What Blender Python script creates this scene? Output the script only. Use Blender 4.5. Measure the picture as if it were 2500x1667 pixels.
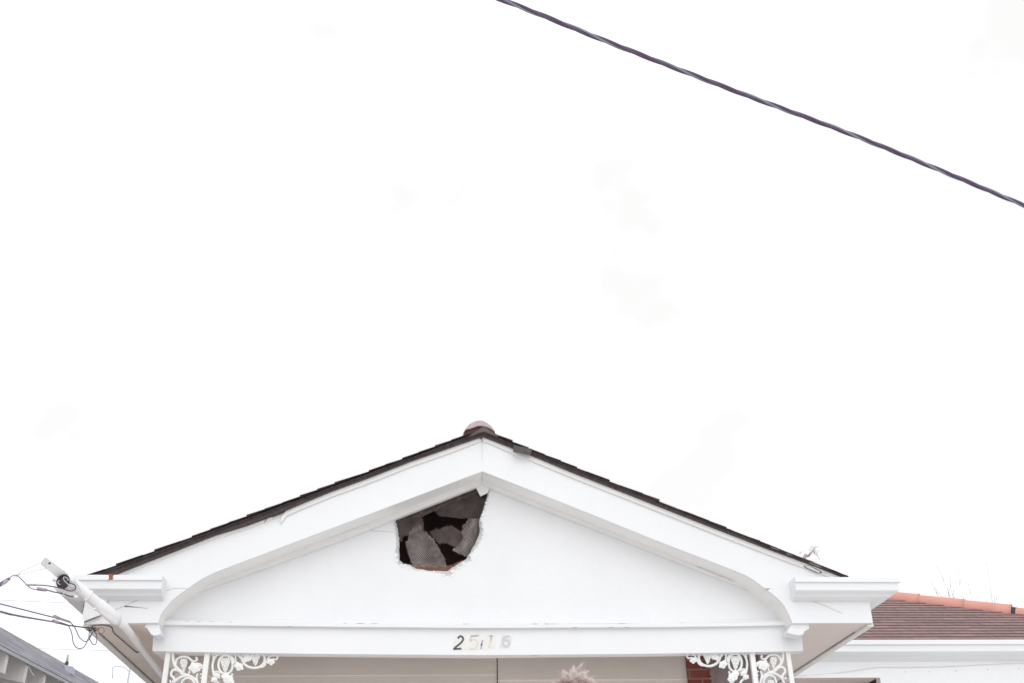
import bpy, math, random
from mathutils import Vector, Matrix, noise
from mathutils.geometry import tessellate_polygon
R = math.radians
random.seed(7)
sc = bpy.context.scene
for o in list(bpy.data.objects): bpy.data.objects.remove(o)
col = sc.collection

# ------------------------------------------------------------------ camera
F = 2500.0
D = 7.74; HC = 1.0
ax = Vector((30212, 667, 2500)).normalized()
ay = Vector((-238, 1410, 2500)); ay = (ay - ax*ay.dot(ax)).normalized()
az = ax.cross(ay)
CAM = Vector((0, -D, HC))
cam_d = bpy.data.cameras.new('camera'); cam = bpy.data.objects.new('camera', cam_d); col.objects.link(cam)
right = Vector((ax.x, ay.x, az.x)); up = -Vector((ax.y, ay.y, az.y)); back = -Vector((ax.z, ay.z, az.z))
cam.matrix_world = Matrix(((right.x, up.x, back.x, CAM.x), (right.y, up.y, back.y, CAM.y), (right.z, up.z, back.z, CAM.z), (0, 0, 0, 1)))
cam_d.sensor_width = 36; cam_d.lens = 36.0*F/2500; cam_d.clip_start = .05; cam_d.clip_end = 2000
sc.camera = cam

# ------------------------------------------------------------------ world, sun, exposure
SUN_EL, SUN_AZ = 36, 184          # soft light from behind the camera, a little to its left
w = bpy.data.worlds.new('World'); sc.world = w; w.use_nodes = True
nt = w.node_tree; nt.nodes.clear(); N = nt.nodes.new; L = nt.links.new
out = N('ShaderNodeOutputWorld'); mixs = N('ShaderNodeMixShader'); b1 = N('ShaderNodeBackground'); b2 = N('ShaderNodeBackground')
sky = N('ShaderNodeTexSky'); sky.sky_type = 'NISHITA'; sky.sun_disc = False; sky.sun_elevation = R(SUN_EL); sky.sun_rotation = R(SUN_AZ)
sky.air_density = 1; sky.dust_density = 4
b1.inputs[1].default_value = .1; L(sky.outputs[0], b1.inputs[0])
tc = N('ShaderNodeTexCoord'); ns = N('ShaderNodeTexNoise'); ns.inputs['Scale'].default_value = 3.4; ns.inputs['Detail'].default_value = 5
cr = N('ShaderNodeValToRGB'); cr.color_ramp.elements[0].position = .37; cr.color_ramp.elements[1].position = .46
cr.color_ramp.elements[0].color = (.815, .808, .80, 1); cr.color_ramp.elements[1].color = (.97, .985, 1.02, 1)
L(tc.outputs['Generated'], ns.inputs['Vector']); L(ns.outputs[0], cr.inputs[0]); L(cr.outputs[0], b2.inputs[0]); b2.inputs[1].default_value = 1.0
mixs.inputs[0].default_value = .95; L(b1.outputs[0], mixs.inputs[1]); L(b2.outputs[0], mixs.inputs[2]); L(mixs.outputs[0], out.inputs[0])
sd = bpy.data.lights.new('sun', 'SUN'); sd.energy = .55; sd.angle = R(60); sd.color = (1, .985, .96)
so = bpy.data.objects.new('sun', sd); col.objects.link(so)
sdir = Vector((math.sin(R(SUN_AZ))*math.cos(R(SUN_EL)), math.cos(R(SUN_AZ))*math.cos(R(SUN_EL)), math.sin(R(SUN_EL))))
so.rotation_euler = sdir.to_track_quat('Z', 'Y').to_euler(); so.location = (0, -10, 20)
sc.view_settings.view_transform = 'Standard'; sc.view_settings.look = 'None'
sc.view_settings.exposure = 0.33; sc.view_settings.gamma = 1; sc.view_settings.use_curve_mapping = False
sc.render.engine = 'CYCLES'; sc.cycles.max_bounces = 12; sc.cycles.diffuse_bounces = 10

# ------------------------------------------------------------------ helpers
def ray(px, py):
    v = Vector((px-1250, py-833.5, F)); return Vector((ax.dot(v), ay.dot(v), az.dot(v)))
def P(px, py, Y=0.0):
    d = ray(px, py); t = (Y+D)/d.y; return CAM + d*t
def hit(px, py, p0, n):
    d = ray(px, py); t = (p0-CAM).dot(n)/d.dot(n); return CAM + d*t
def Z(py, Y=0.0, px=1012): return P(px, py, Y).z
def X(px, Y=0.0, py=1500): return P(px, py, Y).x
def xz(pts, Y): return [(P(a, b, Y).x, P(a, b, Y).z) for a, b in pts]
def zm(pts, s, ox, oy): return [(a/s+ox, b/s+oy) for a, b in pts]

def tag(o, label=None, cat=None, group=None, kind=None):
    if label: o['label'] = label
    if cat: o['category'] = cat
    if group: o['group'] = group
    if kind: o['kind'] = kind
    return o
def empty(name, loc=(0, 0, 0)):
    e = bpy.data.objects.new(name, None); e.location = loc; col.objects.link(e); return e
def par(o, parent):
    if parent is not None:
        o.parent = parent
        wl = Vector(parent.location); q = parent.parent
        while q: wl += q.location; q = q.parent
        for v in o.data.vertices: v.co -= wl
    return o

class MB:
    def __init__(s): s.v = []; s.f = []; s.m = []; s.cm = 0
    def face(s, pts):
        i = len(s.v); s.v += [tuple(p) for p in pts]; s.f.append(tuple(range(i, i+len(pts)))); s.m.append(s.cm)
    def prism(s, poly, y0, y1):          # poly = (x, z) outline, extruded along Y
        n = len(poly); i = len(s.v)
        area = sum(poly[k][0]*poly[(k+1) % n][1]-poly[(k+1) % n][0]*poly[k][1] for k in range(n))
        if area < 0: poly = poly[::-1]
        s.v += [(x, y0, z) for x, z in poly] + [(x, y1, z) for x, z in poly]
        s.f.append(tuple(range(i, i+n))); s.f.append(tuple(range(i+2*n-1, i+n-1, -1)))
        for k in range(n):
            a, b = i+k, i+(k+1) % n; s.f.append((b, a, a+n, b+n))
        s.m += [s.cm]*(n+2); return s
    def extr(s, ring, vec):              # planar ring extruded by a vector
        n = len(ring); i = len(s.v); vec = Vector(vec)
        s.v += [tuple(p) for p in ring] + [tuple(Vector(p)+vec) for p in ring]
        s.f.append(tuple(range(i+n-1, i-1, -1))); s.f.append(tuple(range(i+n, i+2*n)))
        for k in range(n):
            a, b = i+k, i+(k+1) % n; s.f.append((a, b, b+n, a+n))
        s.m += [s.cm]*(n+2); return s
    def box(s, x0, x1, y0, y1, z0, z1):
        return s.prism([(x0, z0), (x1, z0), (x1, z1), (x0, z1)], y0, y1)
    def loft(s, rings, closed=True, caps=True):
        n = len(rings[0]); i = len(s.v)
        for r in rings: s.v += [tuple(p) for p in r]
        for a in range(len(rings)-1):
            for k in range(n if closed else n-1):
                k2 = (k+1) % n
                s.f.append((i+a*n+k, i+a*n+k2, i+(a+1)*n+k2, i+(a+1)*n+k)); s.m.append(s.cm)
        if caps and closed:
            s.f.append(tuple(range(i+n-1, i-1, -1))); s.f.append(tuple(range(i+(len(rings)-1)*n, i+len(rings)*n))); s.m += [s.cm]*2
        return s
    def tube(s, pts, r, n=8, smooth=0, closed=False):
        pts = [Vector(p) for p in pts]
        rr = list(r) if isinstance(r, (list, tuple)) else [r]*len(pts)
        if smooth:
            np_, nr = [], []
            m = len(pts); segs = m if closed else m-1
            for k in range(segs):
                g = lambda q: pts[q % m] if closed else pts[max(0, min(m-1, q))]
                p0, p1, p2, p3 = g(k-1), g(k), g(k+1), g(k+2)
                for t in range(smooth):
                    u = t/smooth
                    np_.append(.5*((2*p1)+(p2-p0)*u+(2*p0-5*p1+4*p2-p3)*u*u+(3*p1-p0-3*p2+p3)*u**3))
                    nr.append(rr[k]*(1-u)+rr[(k+1) % m]*u)
            if not closed: np_.append(pts[-1]); nr.append(rr[-1])
            pts, rr = np_, nr
        rings = []; ref = None
        m = len(pts)
        for k in range(m):
            a = pts[(k-1) % m] if (closed or k > 0) else pts[k]
            b = pts[(k+1) % m] if (closed or k < m-1) else pts[k]
            t = (b-a)
            if t.length < 1e-9: t = Vector((0, 0, 1))
            t.normalize()
            if ref is None: ref = t.orthogonal().normalized()
            ref = (ref-t*ref.dot(t))
            if ref.length < 1e-6: ref = t.orthogonal()
            ref.normalize(); bi = t.cross(ref)
            rings.append([pts[k]+(ref*math.cos(2*math.pi*j/n)+bi*math.sin(2*math.pi*j/n))*rr[k] for j in range(n)])
        if closed: rings.append(rings[0])
        return s.loft(rings, True, not closed)
    def ball(s, c, rx, ry=None, rz=None, nu=8, nv=6):
        ry = ry or rx; rz = rz or rx; c = Vector(c); rings = []
        for a in range(nv+1):
            th = math.pi*(a+.02)/(nv+.04)
            rings.append([c+Vector((rx*math.sin(th)*math.cos(2*math.pi*b/nu), ry*math.sin(th)*math.sin(2*math.pi*b/nu), rz*math.cos(th))) for b in range(nu)])
        return s.loft(rings)
    def build(s, name, mats, parent=None, bevel=0, smooth=False, label=None):
        me = bpy.data.meshes.new(name); me.from_pydata(s.v, [], s.f)
        if not isinstance(mats, (list, tuple)): mats = [mats]
        for m in mats: me.materials.append(m)
        for i, p in enumerate(me.polygons): p.material_index = s.m[i]; p.use_smooth = smooth
        o = bpy.data.objects.new(name, me); col.objects.link(o)
        par(o, parent); me.update()
        if bevel:
            b = o.modifiers.new('bevel', 'BEVEL'); b.width = bevel; b.segments = 2; b.limit_method = 'ANGLE'; b.angle_limit = R(35)
        if label: o['label'] = label
        return o

# ------------------------------------------------------------------ materials
def mat(name, rgb, rough=.6, var=.06, scale=3, bump=.0, bscale=60, rgb2=None, spot=None, spot_pos=.68, spot_scale=9, metal=0, stretch=None):
    m = bpy.data.materials.new(name); m.use_nodes = True; t = m.node_tree; n = t.nodes; l = t.links
    bs = n['Principled BSDF']; bs.inputs['Roughness'].default_value = rough; bs.inputs['Metallic'].default_value = metal
    g = n.new('ShaderNodeNewGeometry'); mp = n.new('ShaderNodeMapping'); l.new(g.outputs['Position'], mp.inputs[0])
    if stretch: mp.inputs['Scale'].default_value = stretch
    nz = n.new('ShaderNodeTexNoise'); nz.inputs['Scale'].default_value = scale; nz.inputs['Detail'].default_value = 8; nz.inputs['Roughness'].default_value = .65
    l.new(mp.outputs[0], nz.inputs['Vector'])
    r = n.new('ShaderNodeValToRGB'); r.color_ramp.elements[0].position = .32; r.color_ramp.elements[1].position = .68
    a = rgb2 if rgb2 else tuple(c*(1-var) for c in rgb)
    r.color_ramp.elements[0].color = (*a, 1); r.color_ramp.elements[1].color = (*rgb, 1); l.new(nz.outputs[0], r.inputs[0])
    last = r.outputs[0]
    if spot:
        n2 = n.new('ShaderNodeTexNoise'); n2.inputs['Scale'].default_value = spot_scale; n2.inputs['Detail'].default_value = 10; n2.inputs['Roughness'].default_value = .75
        l.new(mp.outputs[0], n2.inputs['Vector'])
        r2 = n.new('ShaderNodeValToRGB'); r2.color_ramp.elements[0].position = spot_pos; r2.color_ramp.elements[1].position = spot_pos+.04
        r2.color_ramp.elements[0].color = (0, 0, 0, 1); r2.color_ramp.elements[1].color = (1, 1, 1, 1)
        l.new(n2.outputs[0], r2.inputs[0])
        mx = n.new('ShaderNodeMix'); mx.data_type = 'RGBA'; l.new(r2.outputs[0], mx.inputs[0]); l.new(last, mx.inputs[6]); mx.inputs[7].default_value = (*spot, 1)
        last = mx.outputs[2]
    l.new(last, bs.inputs['Base Color'])
    if bump:
        n3 = n.new('ShaderNodeTexNoise'); n3.inputs['Scale'].default_value = bscale; n3.inputs['Detail'].default_value = 6; l.new(mp.outputs[0], n3.inputs['Vector'])
        bp = n.new('ShaderNodeBump'); bp.inputs['Strength'].default_value = bump; bp.inputs['Distance'].default_value = .01
        l.new(n3.outputs[0], bp.inputs['Height']); l.new(bp.outputs[0], bs.inputs['Normal'])
    return m
M = {}
M['white'] = mat('white_paint', (.80, .81, .825), .5, .035, 1.6, .12, 30, spot=(.60, .55, .52), spot_pos=.735, spot_scale=14)
M['stucco'] = mat('stucco_wall', (.81, .82, .835), .7, .05, 1.3, .35, 14, spot=(.66, .63, .61), spot_pos=.76, spot_scale=11)
M['trim'] = mat('old_trim_paint', (.82, .81, .80), .55, .05, 5, .2, 50, spot=(.45, .38, .34), spot_pos=.72, spot_scale=18)
M['soffit'] = mat('soffit_paint_bounce_tint', (.80, .715, .675), .6, .07, 2.5, .1, 20, spot=(.40, .34, .32), spot_pos=.74, spot_scale=10)  # soffit paint with warm brown bounce light mixed into its colour
M['rake_soffit'] = mat('rake_soffit_paint', (.87, .855, .835), .6, .05, 3, .15, 25)
M['porch'] = mat('porch_panel', (.86, .80, .73), .6, .06, 1.4, .1, 18, spot=(.45, .40, .36), spot_pos=.76, spot_scale=16)
M['porch2'] = mat('porch_lower_panel', (.86, .79, .74), .6, .05, 1.4, .1, 18)
M['shingle'] = mat('dark_shingle', (.075, .05, .055), .9, .5, 16, .5, 120, spot=(.16, .13, .13), spot_pos=.66, spot_scale=40)
M['tar'] = mat('tar_edge', (.085, .06, .062), .85, .55, 25, .5, 90, spot=(.24, .20, .18), spot_pos=.64, spot_scale=30)
M['ridge'] = mat('old_ridge_tile', (.56, .44, .44), .85, .3, 14, .4, 60, rgb2=(.46, .38, .39), spot=(.30, .2, .2), spot_pos=.62, spot_scale=22)
M['ridge_in'] = mat('ridge_mortar', (.13, .06, .06), .9, .4, 20, .4, 60)
M['flash'] = mat('grey_flashing', (.10, .09, .09), .7, .5, 20, .3, 60)
M['crack'] = mat('crack_dark', (.13, .09, .09), .9, .3, 40)
M['hair_crack'] = mat('hairline_crack', (.42, .39, .38), .9, .3, 60)
M['stud'] = mat('old_stud', (.075, .048, .042), .9, .5, 12)
M['felt'] = mat('ridge_felt', (.16, .125, .12), .85, .5, 16, .4, 60)
M['peel'] = mat('peeled_paint', (.62, .58, .56), .8, .3, 60, .6, 90, rgb2=(.36, .30, .29), spot=(.08, .05, .06), spot_pos=.56, spot_scale=45)
M['gap'] = mat('soffit_gap', (.30, .25, .22), .9, .3, 40)
M['rust'] = mat('rust', (.42, .13, .07), .9, .4, 40, .3, 90)
M['plaster'] = mat('broken_plaster', (.72, .74, .72), .9, .25, 60, .8, 90, rgb2=(.50, .53, .50), spot=(.42, .30, .25), spot_pos=.68, spot_scale=45)
M['attic'] = mat('attic_wood', (.16, .09, .09), .9, .4, 6)
M['lath_grey'] = mat('lath_grey', (.60, .53, .52), .5, .4, 12, metal=0, rgb2=(.24, .19, .185))
M['lath_brown'] = mat('lath_brown', (.30, .24, .225), .6, .4, 14, rgb2=(.14, .105, .10))
M['lath_rust'] = mat('lath_rust', (.36, .20, .15), .7, .4, 20, rgb2=(.28, .12, .09))
M['lath_board'] = mat('stained_board', (.24, .19, .175), .9, .4, 18, .5, 70, rgb2=(.09, .055, .055))
M['iron'] = mat('cast_iron_paint', (.84, .85, .84), .45, .06, 20, .25, 60)
M['tile'] = mat('red_ridge_tile', (.70, .33, .27), .65, .18, 5, .2, 40, rgb2=(.60, .28, .235), spot=(.5, .3, .25), spot_pos=.7, spot_scale=8)
M['tile_in'] = mat('ridge_tile_inside', (.30, .08, .06), .8, .2, 6)
M['cable'] = mat('fringe_tinted_cable', (.115, .07, .135), .4, .2, 30)  # dark insulation; its purple tint imitates colour fringing of the lens
M['cable_grey'] = mat('bare_strand', (.26, .27, .34), .4, .2, 30)
M['cable_purple'] = mat('weathered_cable', (.17, .12, .19), .45, .2, 30)
M['sleeve'] = mat('splice_sleeve', (.48, .42, .48), .5, .2, 60)
M['mast'] = mat('mast_paint', (.84, .83, .84), .35, .04, 9, .1, 20, spot=(.55, .38, .36), spot_pos=.75, spot_scale=14)
M['black'] = mat('black_rubber', (.035, .028, .032), .5, .3, 20)
M['galv'] = mat('galvanised', (.55, .56, .58), .4, .15, 30)
M['wood'] = mat('rafter_paint', (.87, .86, .87), .6, .06, 6)
M['brown_soffit'] = mat('dark_roof_boards', (.33, .27, .25), .8, .3, 5, stretch=(1, 6, 1))
M['siding'] = mat('left_siding', (.60, .54, .49), .7, .1, 4)
M['concrete'] = mat('concrete', (.75, .735, .71), .9, .15, 2, .2, 30)
M['ground'] = mat('ground_mix', (.75, .735, .71), .95, .2, .6, .2, 8)
M['skin'] = mat('skin', (.62, .40, .32), .5, .06, 20)
M['shirt'] = mat('shirt', (.16, .20, .28), .9, .1, 20)
M['trousers'] = mat('trousers', (.07, .07, .09), .9, .1, 20)
M['hair_light'] = mat('hair_light', (.93, .83, .79), .5, .15, 40)
M['hair_mid'] = mat('hair_mid', (.74, .58, .55), .5, .3, 40)
M['hair_dark'] = mat('hair_dark', (.30, .17, .18), .5, .3, 40)
M['bark'] = mat('hazed_bark', (.52, .45, .43), .9, .3, 20)  # paled to put distance haze and overexposure into the bark colour
M['num_tile'] = mat('number_tile', (.77, .755, .71), .35, .05, 30)
M['num_tile_grey'] = mat('number_tile_grey', (.74, .73, .75), .35, .06, 30)
M['digit_dark'] = mat('digit_dark', (.085, .085, .095), .4, .2, 60)
M['digit_mid'] = mat('digit_mid', (.36, .34, .39), .5, .4, 90, rgb2=(.50, .48, .50))
M['digit_pale'] = mat('digit_pale', (.63, .60, .54), .5, .15, 90, rgb2=(.70, .68, .62))
M['digit_grey'] = mat('digit_grey', (.52, .50, .51), .5, .3, 90, rgb2=(.64, .61, .58))

def brick_mat(name, c1, c2, mort, bw, bh, msize, axes='XZ', rough=.85):
    m = bpy.data.materials.new(name); m.use_nodes = True; t = m.node_tree; n = t.nodes; l = t.links
    bs = n['Principled BSDF']; bs.inputs['Roughness'].default_value = rough
    g = n.new('ShaderNodeTexCoord'); se = n.new('ShaderNodeSeparateXYZ'); cb = n.new('ShaderNodeCombineXYZ')
    l.new(g.outputs['Object'], se.inputs[0]); l.new(se.outputs[axes[0]], cb.inputs[0]); l.new(se.outputs[axes[1]], cb.inputs[1])
    b = n.new('ShaderNodeTexBrick'); b.inputs['Scale'].default_value = 1; b.inputs['Brick Width'].default_value = bw; b.inputs['Row Height'].default_value = bh
    b.inputs['Mortar Size'].default_value = msize; b.inputs['Color1'].default_value = (*c1, 1); b.inputs['Color2'].default_value = (*c2, 1); b.inputs['Mortar'].default_value = (*mort, 1)
    l.new(cb.outputs[0], b.inputs['Vector'])
    nz = n.new('ShaderNodeTexNoise'); nz.inputs['Scale'].default_value = 14; nz.inputs['Detail'].default_value = 9; nz.inputs['Roughness'].default_value = .8; l.new(g.outputs['Object'], nz.inputs['Vector'])
    rr = n.new('ShaderNodeMapRange'); rr.inputs[1].default_value = .3; rr.inputs[2].default_value = .7; rr.inputs[3].default_value = .72; rr.inputs[4].default_value = 1.25; l.new(nz.outputs[0], rr.inputs[0])
    mx = n.new('ShaderNodeVectorMath'); mx.operation = 'SCALE'; l.new(b.outputs[0], mx.inputs[0]); l.new(rr.outputs[0], mx.inputs['Scale'])
    l.new(mx.outputs[0], bs.inputs['Base Color'])
    bp = n.new('ShaderNodeBump'); bp.inputs['Strength'].default_value = .5; bp.inputs['Distance'].default_value = .008; bp.invert = True
    l.new(b.outputs['Fac'], bp.inputs['Height']); l.new(bp.outputs[0], bs.inputs['Normal'])
    return m
M['brick'] = brick_mat('red_brick', (.29, .07, .055), (.21, .055, .045), (.30, .19, .17), .21, .075, .007)
M['shingle_red'] = brick_mat('brown_red_shingle', (.31, .185, .175), (.215, .145, .14), (.13, .08, .078), .31, .125, .005, 'XY')
M['shingle_grey'] = brick_mat('grey_shingle', (.36, .35, .385), (.24, .23, .27), (.16, .15, .18), .33, .08, .004, 'XY')

# ------------------------------------------------------------------ setting
PF = .45                                     # porch floor height
ground = MB(); S = 600; ground.face([(-S, -S, 0), (S, -S, 0), (S, S, 0), (-S, S, 0)])
tag(ground.build('ground', M['ground']), kind='structure')
pv = MB().box(-1.0, 2.2, -30, -2.0, -.05, .04); tag(pv.build('path', M['concrete']), kind='structure')

# ================================================================== MAIN HOUSE
house = empty('house', (X(1177), .3, 0))
tag(house, 'white painted house with dark shingle gable and a ragged hole in its front wall', 'house')
XC = X(1177)
YW = .24                                     # gable wall plane
YB = .19                                     # beam front plane
YBACK = 9.0

L_up = [(274, 1400.5), (522, 1304.5), (600, 1280.5), (677, 1252), (738, 1226), (809, 1197), (900, 1164), (1002, 1124), (1104, 1088.5), (1177, 1061)]
L_lo = [(1177.5, 1150), (900, 1255), (780, 1300), (650, 1349), (527, 1395.5)]
L_arch = [(527, 1395.5), (490, 1414), (458, 1436), (435, 1452), (418, 1467), (405, 1482), (396, 1493), (390, 1505), (386, 1519)]
R_up = [(1177, 1061), (1194, 1066), (1253, 1092), (1295, 1108), (1400, 1151.5), (1560, 1214), (1720, 1277), (1880, 1339), (1961.8, 1369), (2021, 1390), (2050, 1401)]
R_lo = [(1177.5, 1150), (1301, 1198), (1450, 1257), (1600, 1317.5), (1801, 1395)]
R_arch = [(1801, 1395), (1834, 1411), (1867, 1435), (1890, 1452), (1908, 1469), (1918, 1483), (1926, 1499), (1931, 1510), (1935, 1520)]
def smooth_pl(pts, k=4):
    o = []
    for i in range(len(pts)-1):
        g = lambda q: Vector(pts[max(0, min(len(pts)-1, q))])
        p0, p1, p2, p3 = g(i-1), g(i), g(i+1), g(i+2)
        for t in range(k):
            u = t/k; q = .5*((2*p1)+(p2-p0)*u+(2*p0-5*p1+4*p2-p3)*u*u+(3*p1-p0-3*p2+p3)*u**3); o.append((q.x, q.y))
    o.append(tuple(pts[-1])); return o
L_arch = smooth_pl(L_arch); R_arch = smooth_pl(R_arch)
mid = lambda i, A: [p for p in A if (p[1] <= 1436.5)]
low = lambda A: [p for p in A if (p[1] >= 1435.5)]
# rake boards
lb = xz(L_up[::-1] + [(205, 1425), (205, 1440), (404, 1440.5)] + mid(0, L_arch)[::-1] + L_lo[::-1][1:], 0)
MB().prism(lb, 0, .03).build('rake_board', M['white'], house, .0015)
rb = xz(R_up + [(2120, 1428), (2122, 1440), (1925, 1438)] + mid(0, R_arch)[::-1] + R_lo[::-1][1:], 0)
MB().prism(rb, 0, .0305).build('rake_board', M['white'], house, .0015)
# rake soffits and mouldings that follow the lower edge
def ribbon(pl, y0, y1, dz0, dz1, name, m, bev=.001):
    a = xz(pl, 0); nrm = []
    for i in range(len(a)):
        p, q = Vector(a[max(0, i-1)]), Vector(a[min(len(a)-1, i+1)]); t = (q-p).normalized(); nn = Vector((-t.y, t.x))
        if pl[0][0] > pl[-1][0]: nn = -nn       # outward (up) side
        nrm.append(nn)
    up_ = [(a[i][0]+nrm[i].x*dz1, a[i][1]+nrm[i].y*dz1) for i in range(len(a))]
    dn_ = [(a[i][0]+nrm[i].x*dz0, a[i][1]+nrm[i].y*dz0) for i in range(len(a))]
    mb = MB()
    rings = [[(dn_[i][0], y0, dn_[i][1]), (dn_[i][0], y1, dn_[i][1]), (up_[i][0], y1, up_[i][1]), (up_[i][0], y0, up_[i][1])] for i in range(len(a))]
    mb.loft(rings); return mb.build(name, m, house, bev)
ribbon(L_lo+L_arch[1:], .031, YW+.02, .001, .025, 'rake_soffit', M['rake_soffit'])
ribbon(R_lo+R_arch[1:], .031, YW+.02, .001, .025, 'rake_soffit', M['rake_soffit'])
def offs(pl, d): return [(x, y) for x, y in pl]
def rake_mould(pts_px, name):
    a = xz(pts_px, YW-.02); mb = MB()
    mb.loft([[(x, YW-.045, z), (x, YW-.001, z-.004), (x, YW-.001, z+.05), (x, YW-.045, z+.05)] for x, z in a]); return mb.build(name, M['trim'], house, .005)
rake_mould([(1176, 1184.5), (1000, 1254), (850, 1312), (665, 1380), (547, 1421), (470, 1450)], 'rake_moulding')
rake_mould([(1176, 1184.5), (1300, 1232), (1500, 1310), (1700, 1390), (1800, 1428), (1870, 1455)], 'rake_moulding')
# shingle mould under the roof edge
def band(up_, w_, y0, y1, name, m, bev=.003):
    a = xz(up_, y0); b = [(x, z-w_) for x, z in a]
    mb = MB(); mb.loft([[(a[i][0], y0, a[i][1]), (b[i][0], y0, b[i][1]), (b[i][0], y1, b[i][1]), (a[i][0], y1, a[i][1])] for i in range(len(a))])
    return mb.build(name, m, house, bev)
band([(1176, 1060.5)]+[p for p in L_up[::-1][1:] if p[0] > 720]+[(700, 1243), (686, 1262)], .052, -.018, -.0005, 'edge_trim', M['trim'])
band([(664, 1258), (600, 1281), (522, 1305), (400, 1352), (300, 1391), (262, 1406)], .036, -.012, -.0005, 'edge_trim', M['trim'])
band([(1178, 1061)]+[(x, y) for x, y in R_up[1:]], .054, -.018, -.0005, 'edge_trim', M['trim'])

# gable wall with the hole
zs = 6.27; H0 = (920, 1170)
hole_in = zm([(275, 590), (1525, 115), (1600, 120), (1705, 195), (1660, 330), (1640, 400), (1625, 470), (1590, 560), (1560, 640), (1572, 740), (1565, 850), (1490, 1010), (1400, 1150), (1370, 1220), (1290, 1260), (1150, 1350), (1080, 1400), (880, 1395), (620, 1370), (500, 1300), (400, 1280), (345, 1230), (345, 1050), (340, 900), (330, 820), (305, 690)], zs, *H0)
hole_out = zm([(262, 575), (1525, 100), (1610, 100), (1722, 170), (1690, 330), (1665, 410), (1648, 480), (1612, 560), (1598, 640), (1636, 800), (1612, 900), (1540, 1030), (1440, 1150), (1440, 1235), (1330, 1290), (1190, 1400), (1120, 1480), (880, 1420), (610, 1395), (480, 1330), (375, 1318), (312, 1280), (285, 1120), (300, 960), (280, 830), (255, 690)], zs, *H0)
def dense(pl, k, jit, seed):
    rnd = random.Random(seed); o = []
    for i in range(len(pl)):
        a, b = Vector(pl[i]), Vector(pl[(i+1) % len(pl)])
        for t in range(k):
            q = a.lerp(b, t/k)
            j = jit if not (i == 0) else 0
            o.append((q.x+rnd.uniform(-j, j), q.y+rnd.uniform(-j, j)))
    return o
hi, ho = dense(hole_in, 5, .9, 1), dense(hole_out, 5, 1.5, 2)
outer = xz([(372, 1545), (1170, 1552), (1965, 1545), (1965, 1440), (2010, 1392), (1800, 1312), (1400, 1160), (1177, 1075), (900, 1175), (600, 1290), (330, 1390), (372, 1440)], YW)
hole_w = xz(ho, YW)
tri = tessellate_polygon([[Vector((x, 0, z)) for x, z in outer], [Vector((x, 0, z)) for x, z in hole_w]])
allp = outer+hole_w
gw = MB()
for t in tri:
    pts = [(allp[i][0], YW, allp[i][1]) for i in t]
    n_ = (Vector(pts[1])-Vector(pts[0])).cross(Vector(pts[2])-Vector(pts[0]))
    if n_.y > 0: pts = pts[::-1]
    gw.face(pts)
gw.build('gable_wall', M['stucco'], house)
rim = MB(); n = len(hi); rin = xz(hi, YW+.03)
mr = []; rnd = random.Random(5)
for i in range(n):
    mr.append(((hole_w[i][0]*.45+rin[i][0]*.55)+rnd.uniform(-.004, .004), YW+rnd.uniform(.002, .016), (hole_w[i][1]*.45+rin[i][1]*.55)+rnd.uniform(-.004, .004)))
for i in range(n):
    j = (i+1) % n
    o0, o1 = (hole_w[i][0], YW, hole_w[i][1]), (hole_w[j][0], YW, hole_w[j][1])
    i0, i1 = (rin[i][0], YW+.03, rin[i][1]), (rin[j][0], YW+.03, rin[j][1])
    rim.face([o0, mr[i], mr[j], o1]); rim.face([mr[i], i0, i1, mr[j]])
    rim.face([i0, (i0[0], YW+.05, i0[2]), (i1[0], YW+.05, i1[2]), i1])
rim.build('plaster_rim', M['plaster'], house, label='broken plaster edge around the hole')
# flakes of paint peeling outside the rim
rnd = random.Random(9)
for i in range(10, n, 3):
    c = Vector((hole_w[i][0], hole_w[i][1])); s_ = rnd.uniform(.006, .02)
    k = rnd.randint(4, 6); a0 = rnd.random()*6
    q = [(c.x+math.cos(a0+2*math.pi*j/k)*s_*rnd.uniform(.5, 1.2), YW-.003-rnd.random()*.004, c.y+math.sin(a0+2*math.pi*j/k)*s_*rnd.uniform(.5, 1.2)) for j in range(k)]
    MB().extr(q, (0, .003, 0)).build('paint_flake', M['stucco'], house)
MB().prism(xz(zm([(1520, 120), (1585, 252), (1695, 200), (1722, 140), (1620, 75)], zs, *H0), YW-.03), YW-.03, YW-.012).build('trim_scrap', M['trim'], house, .002, label='loose white scrap of trim at the top of the hole')

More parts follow.
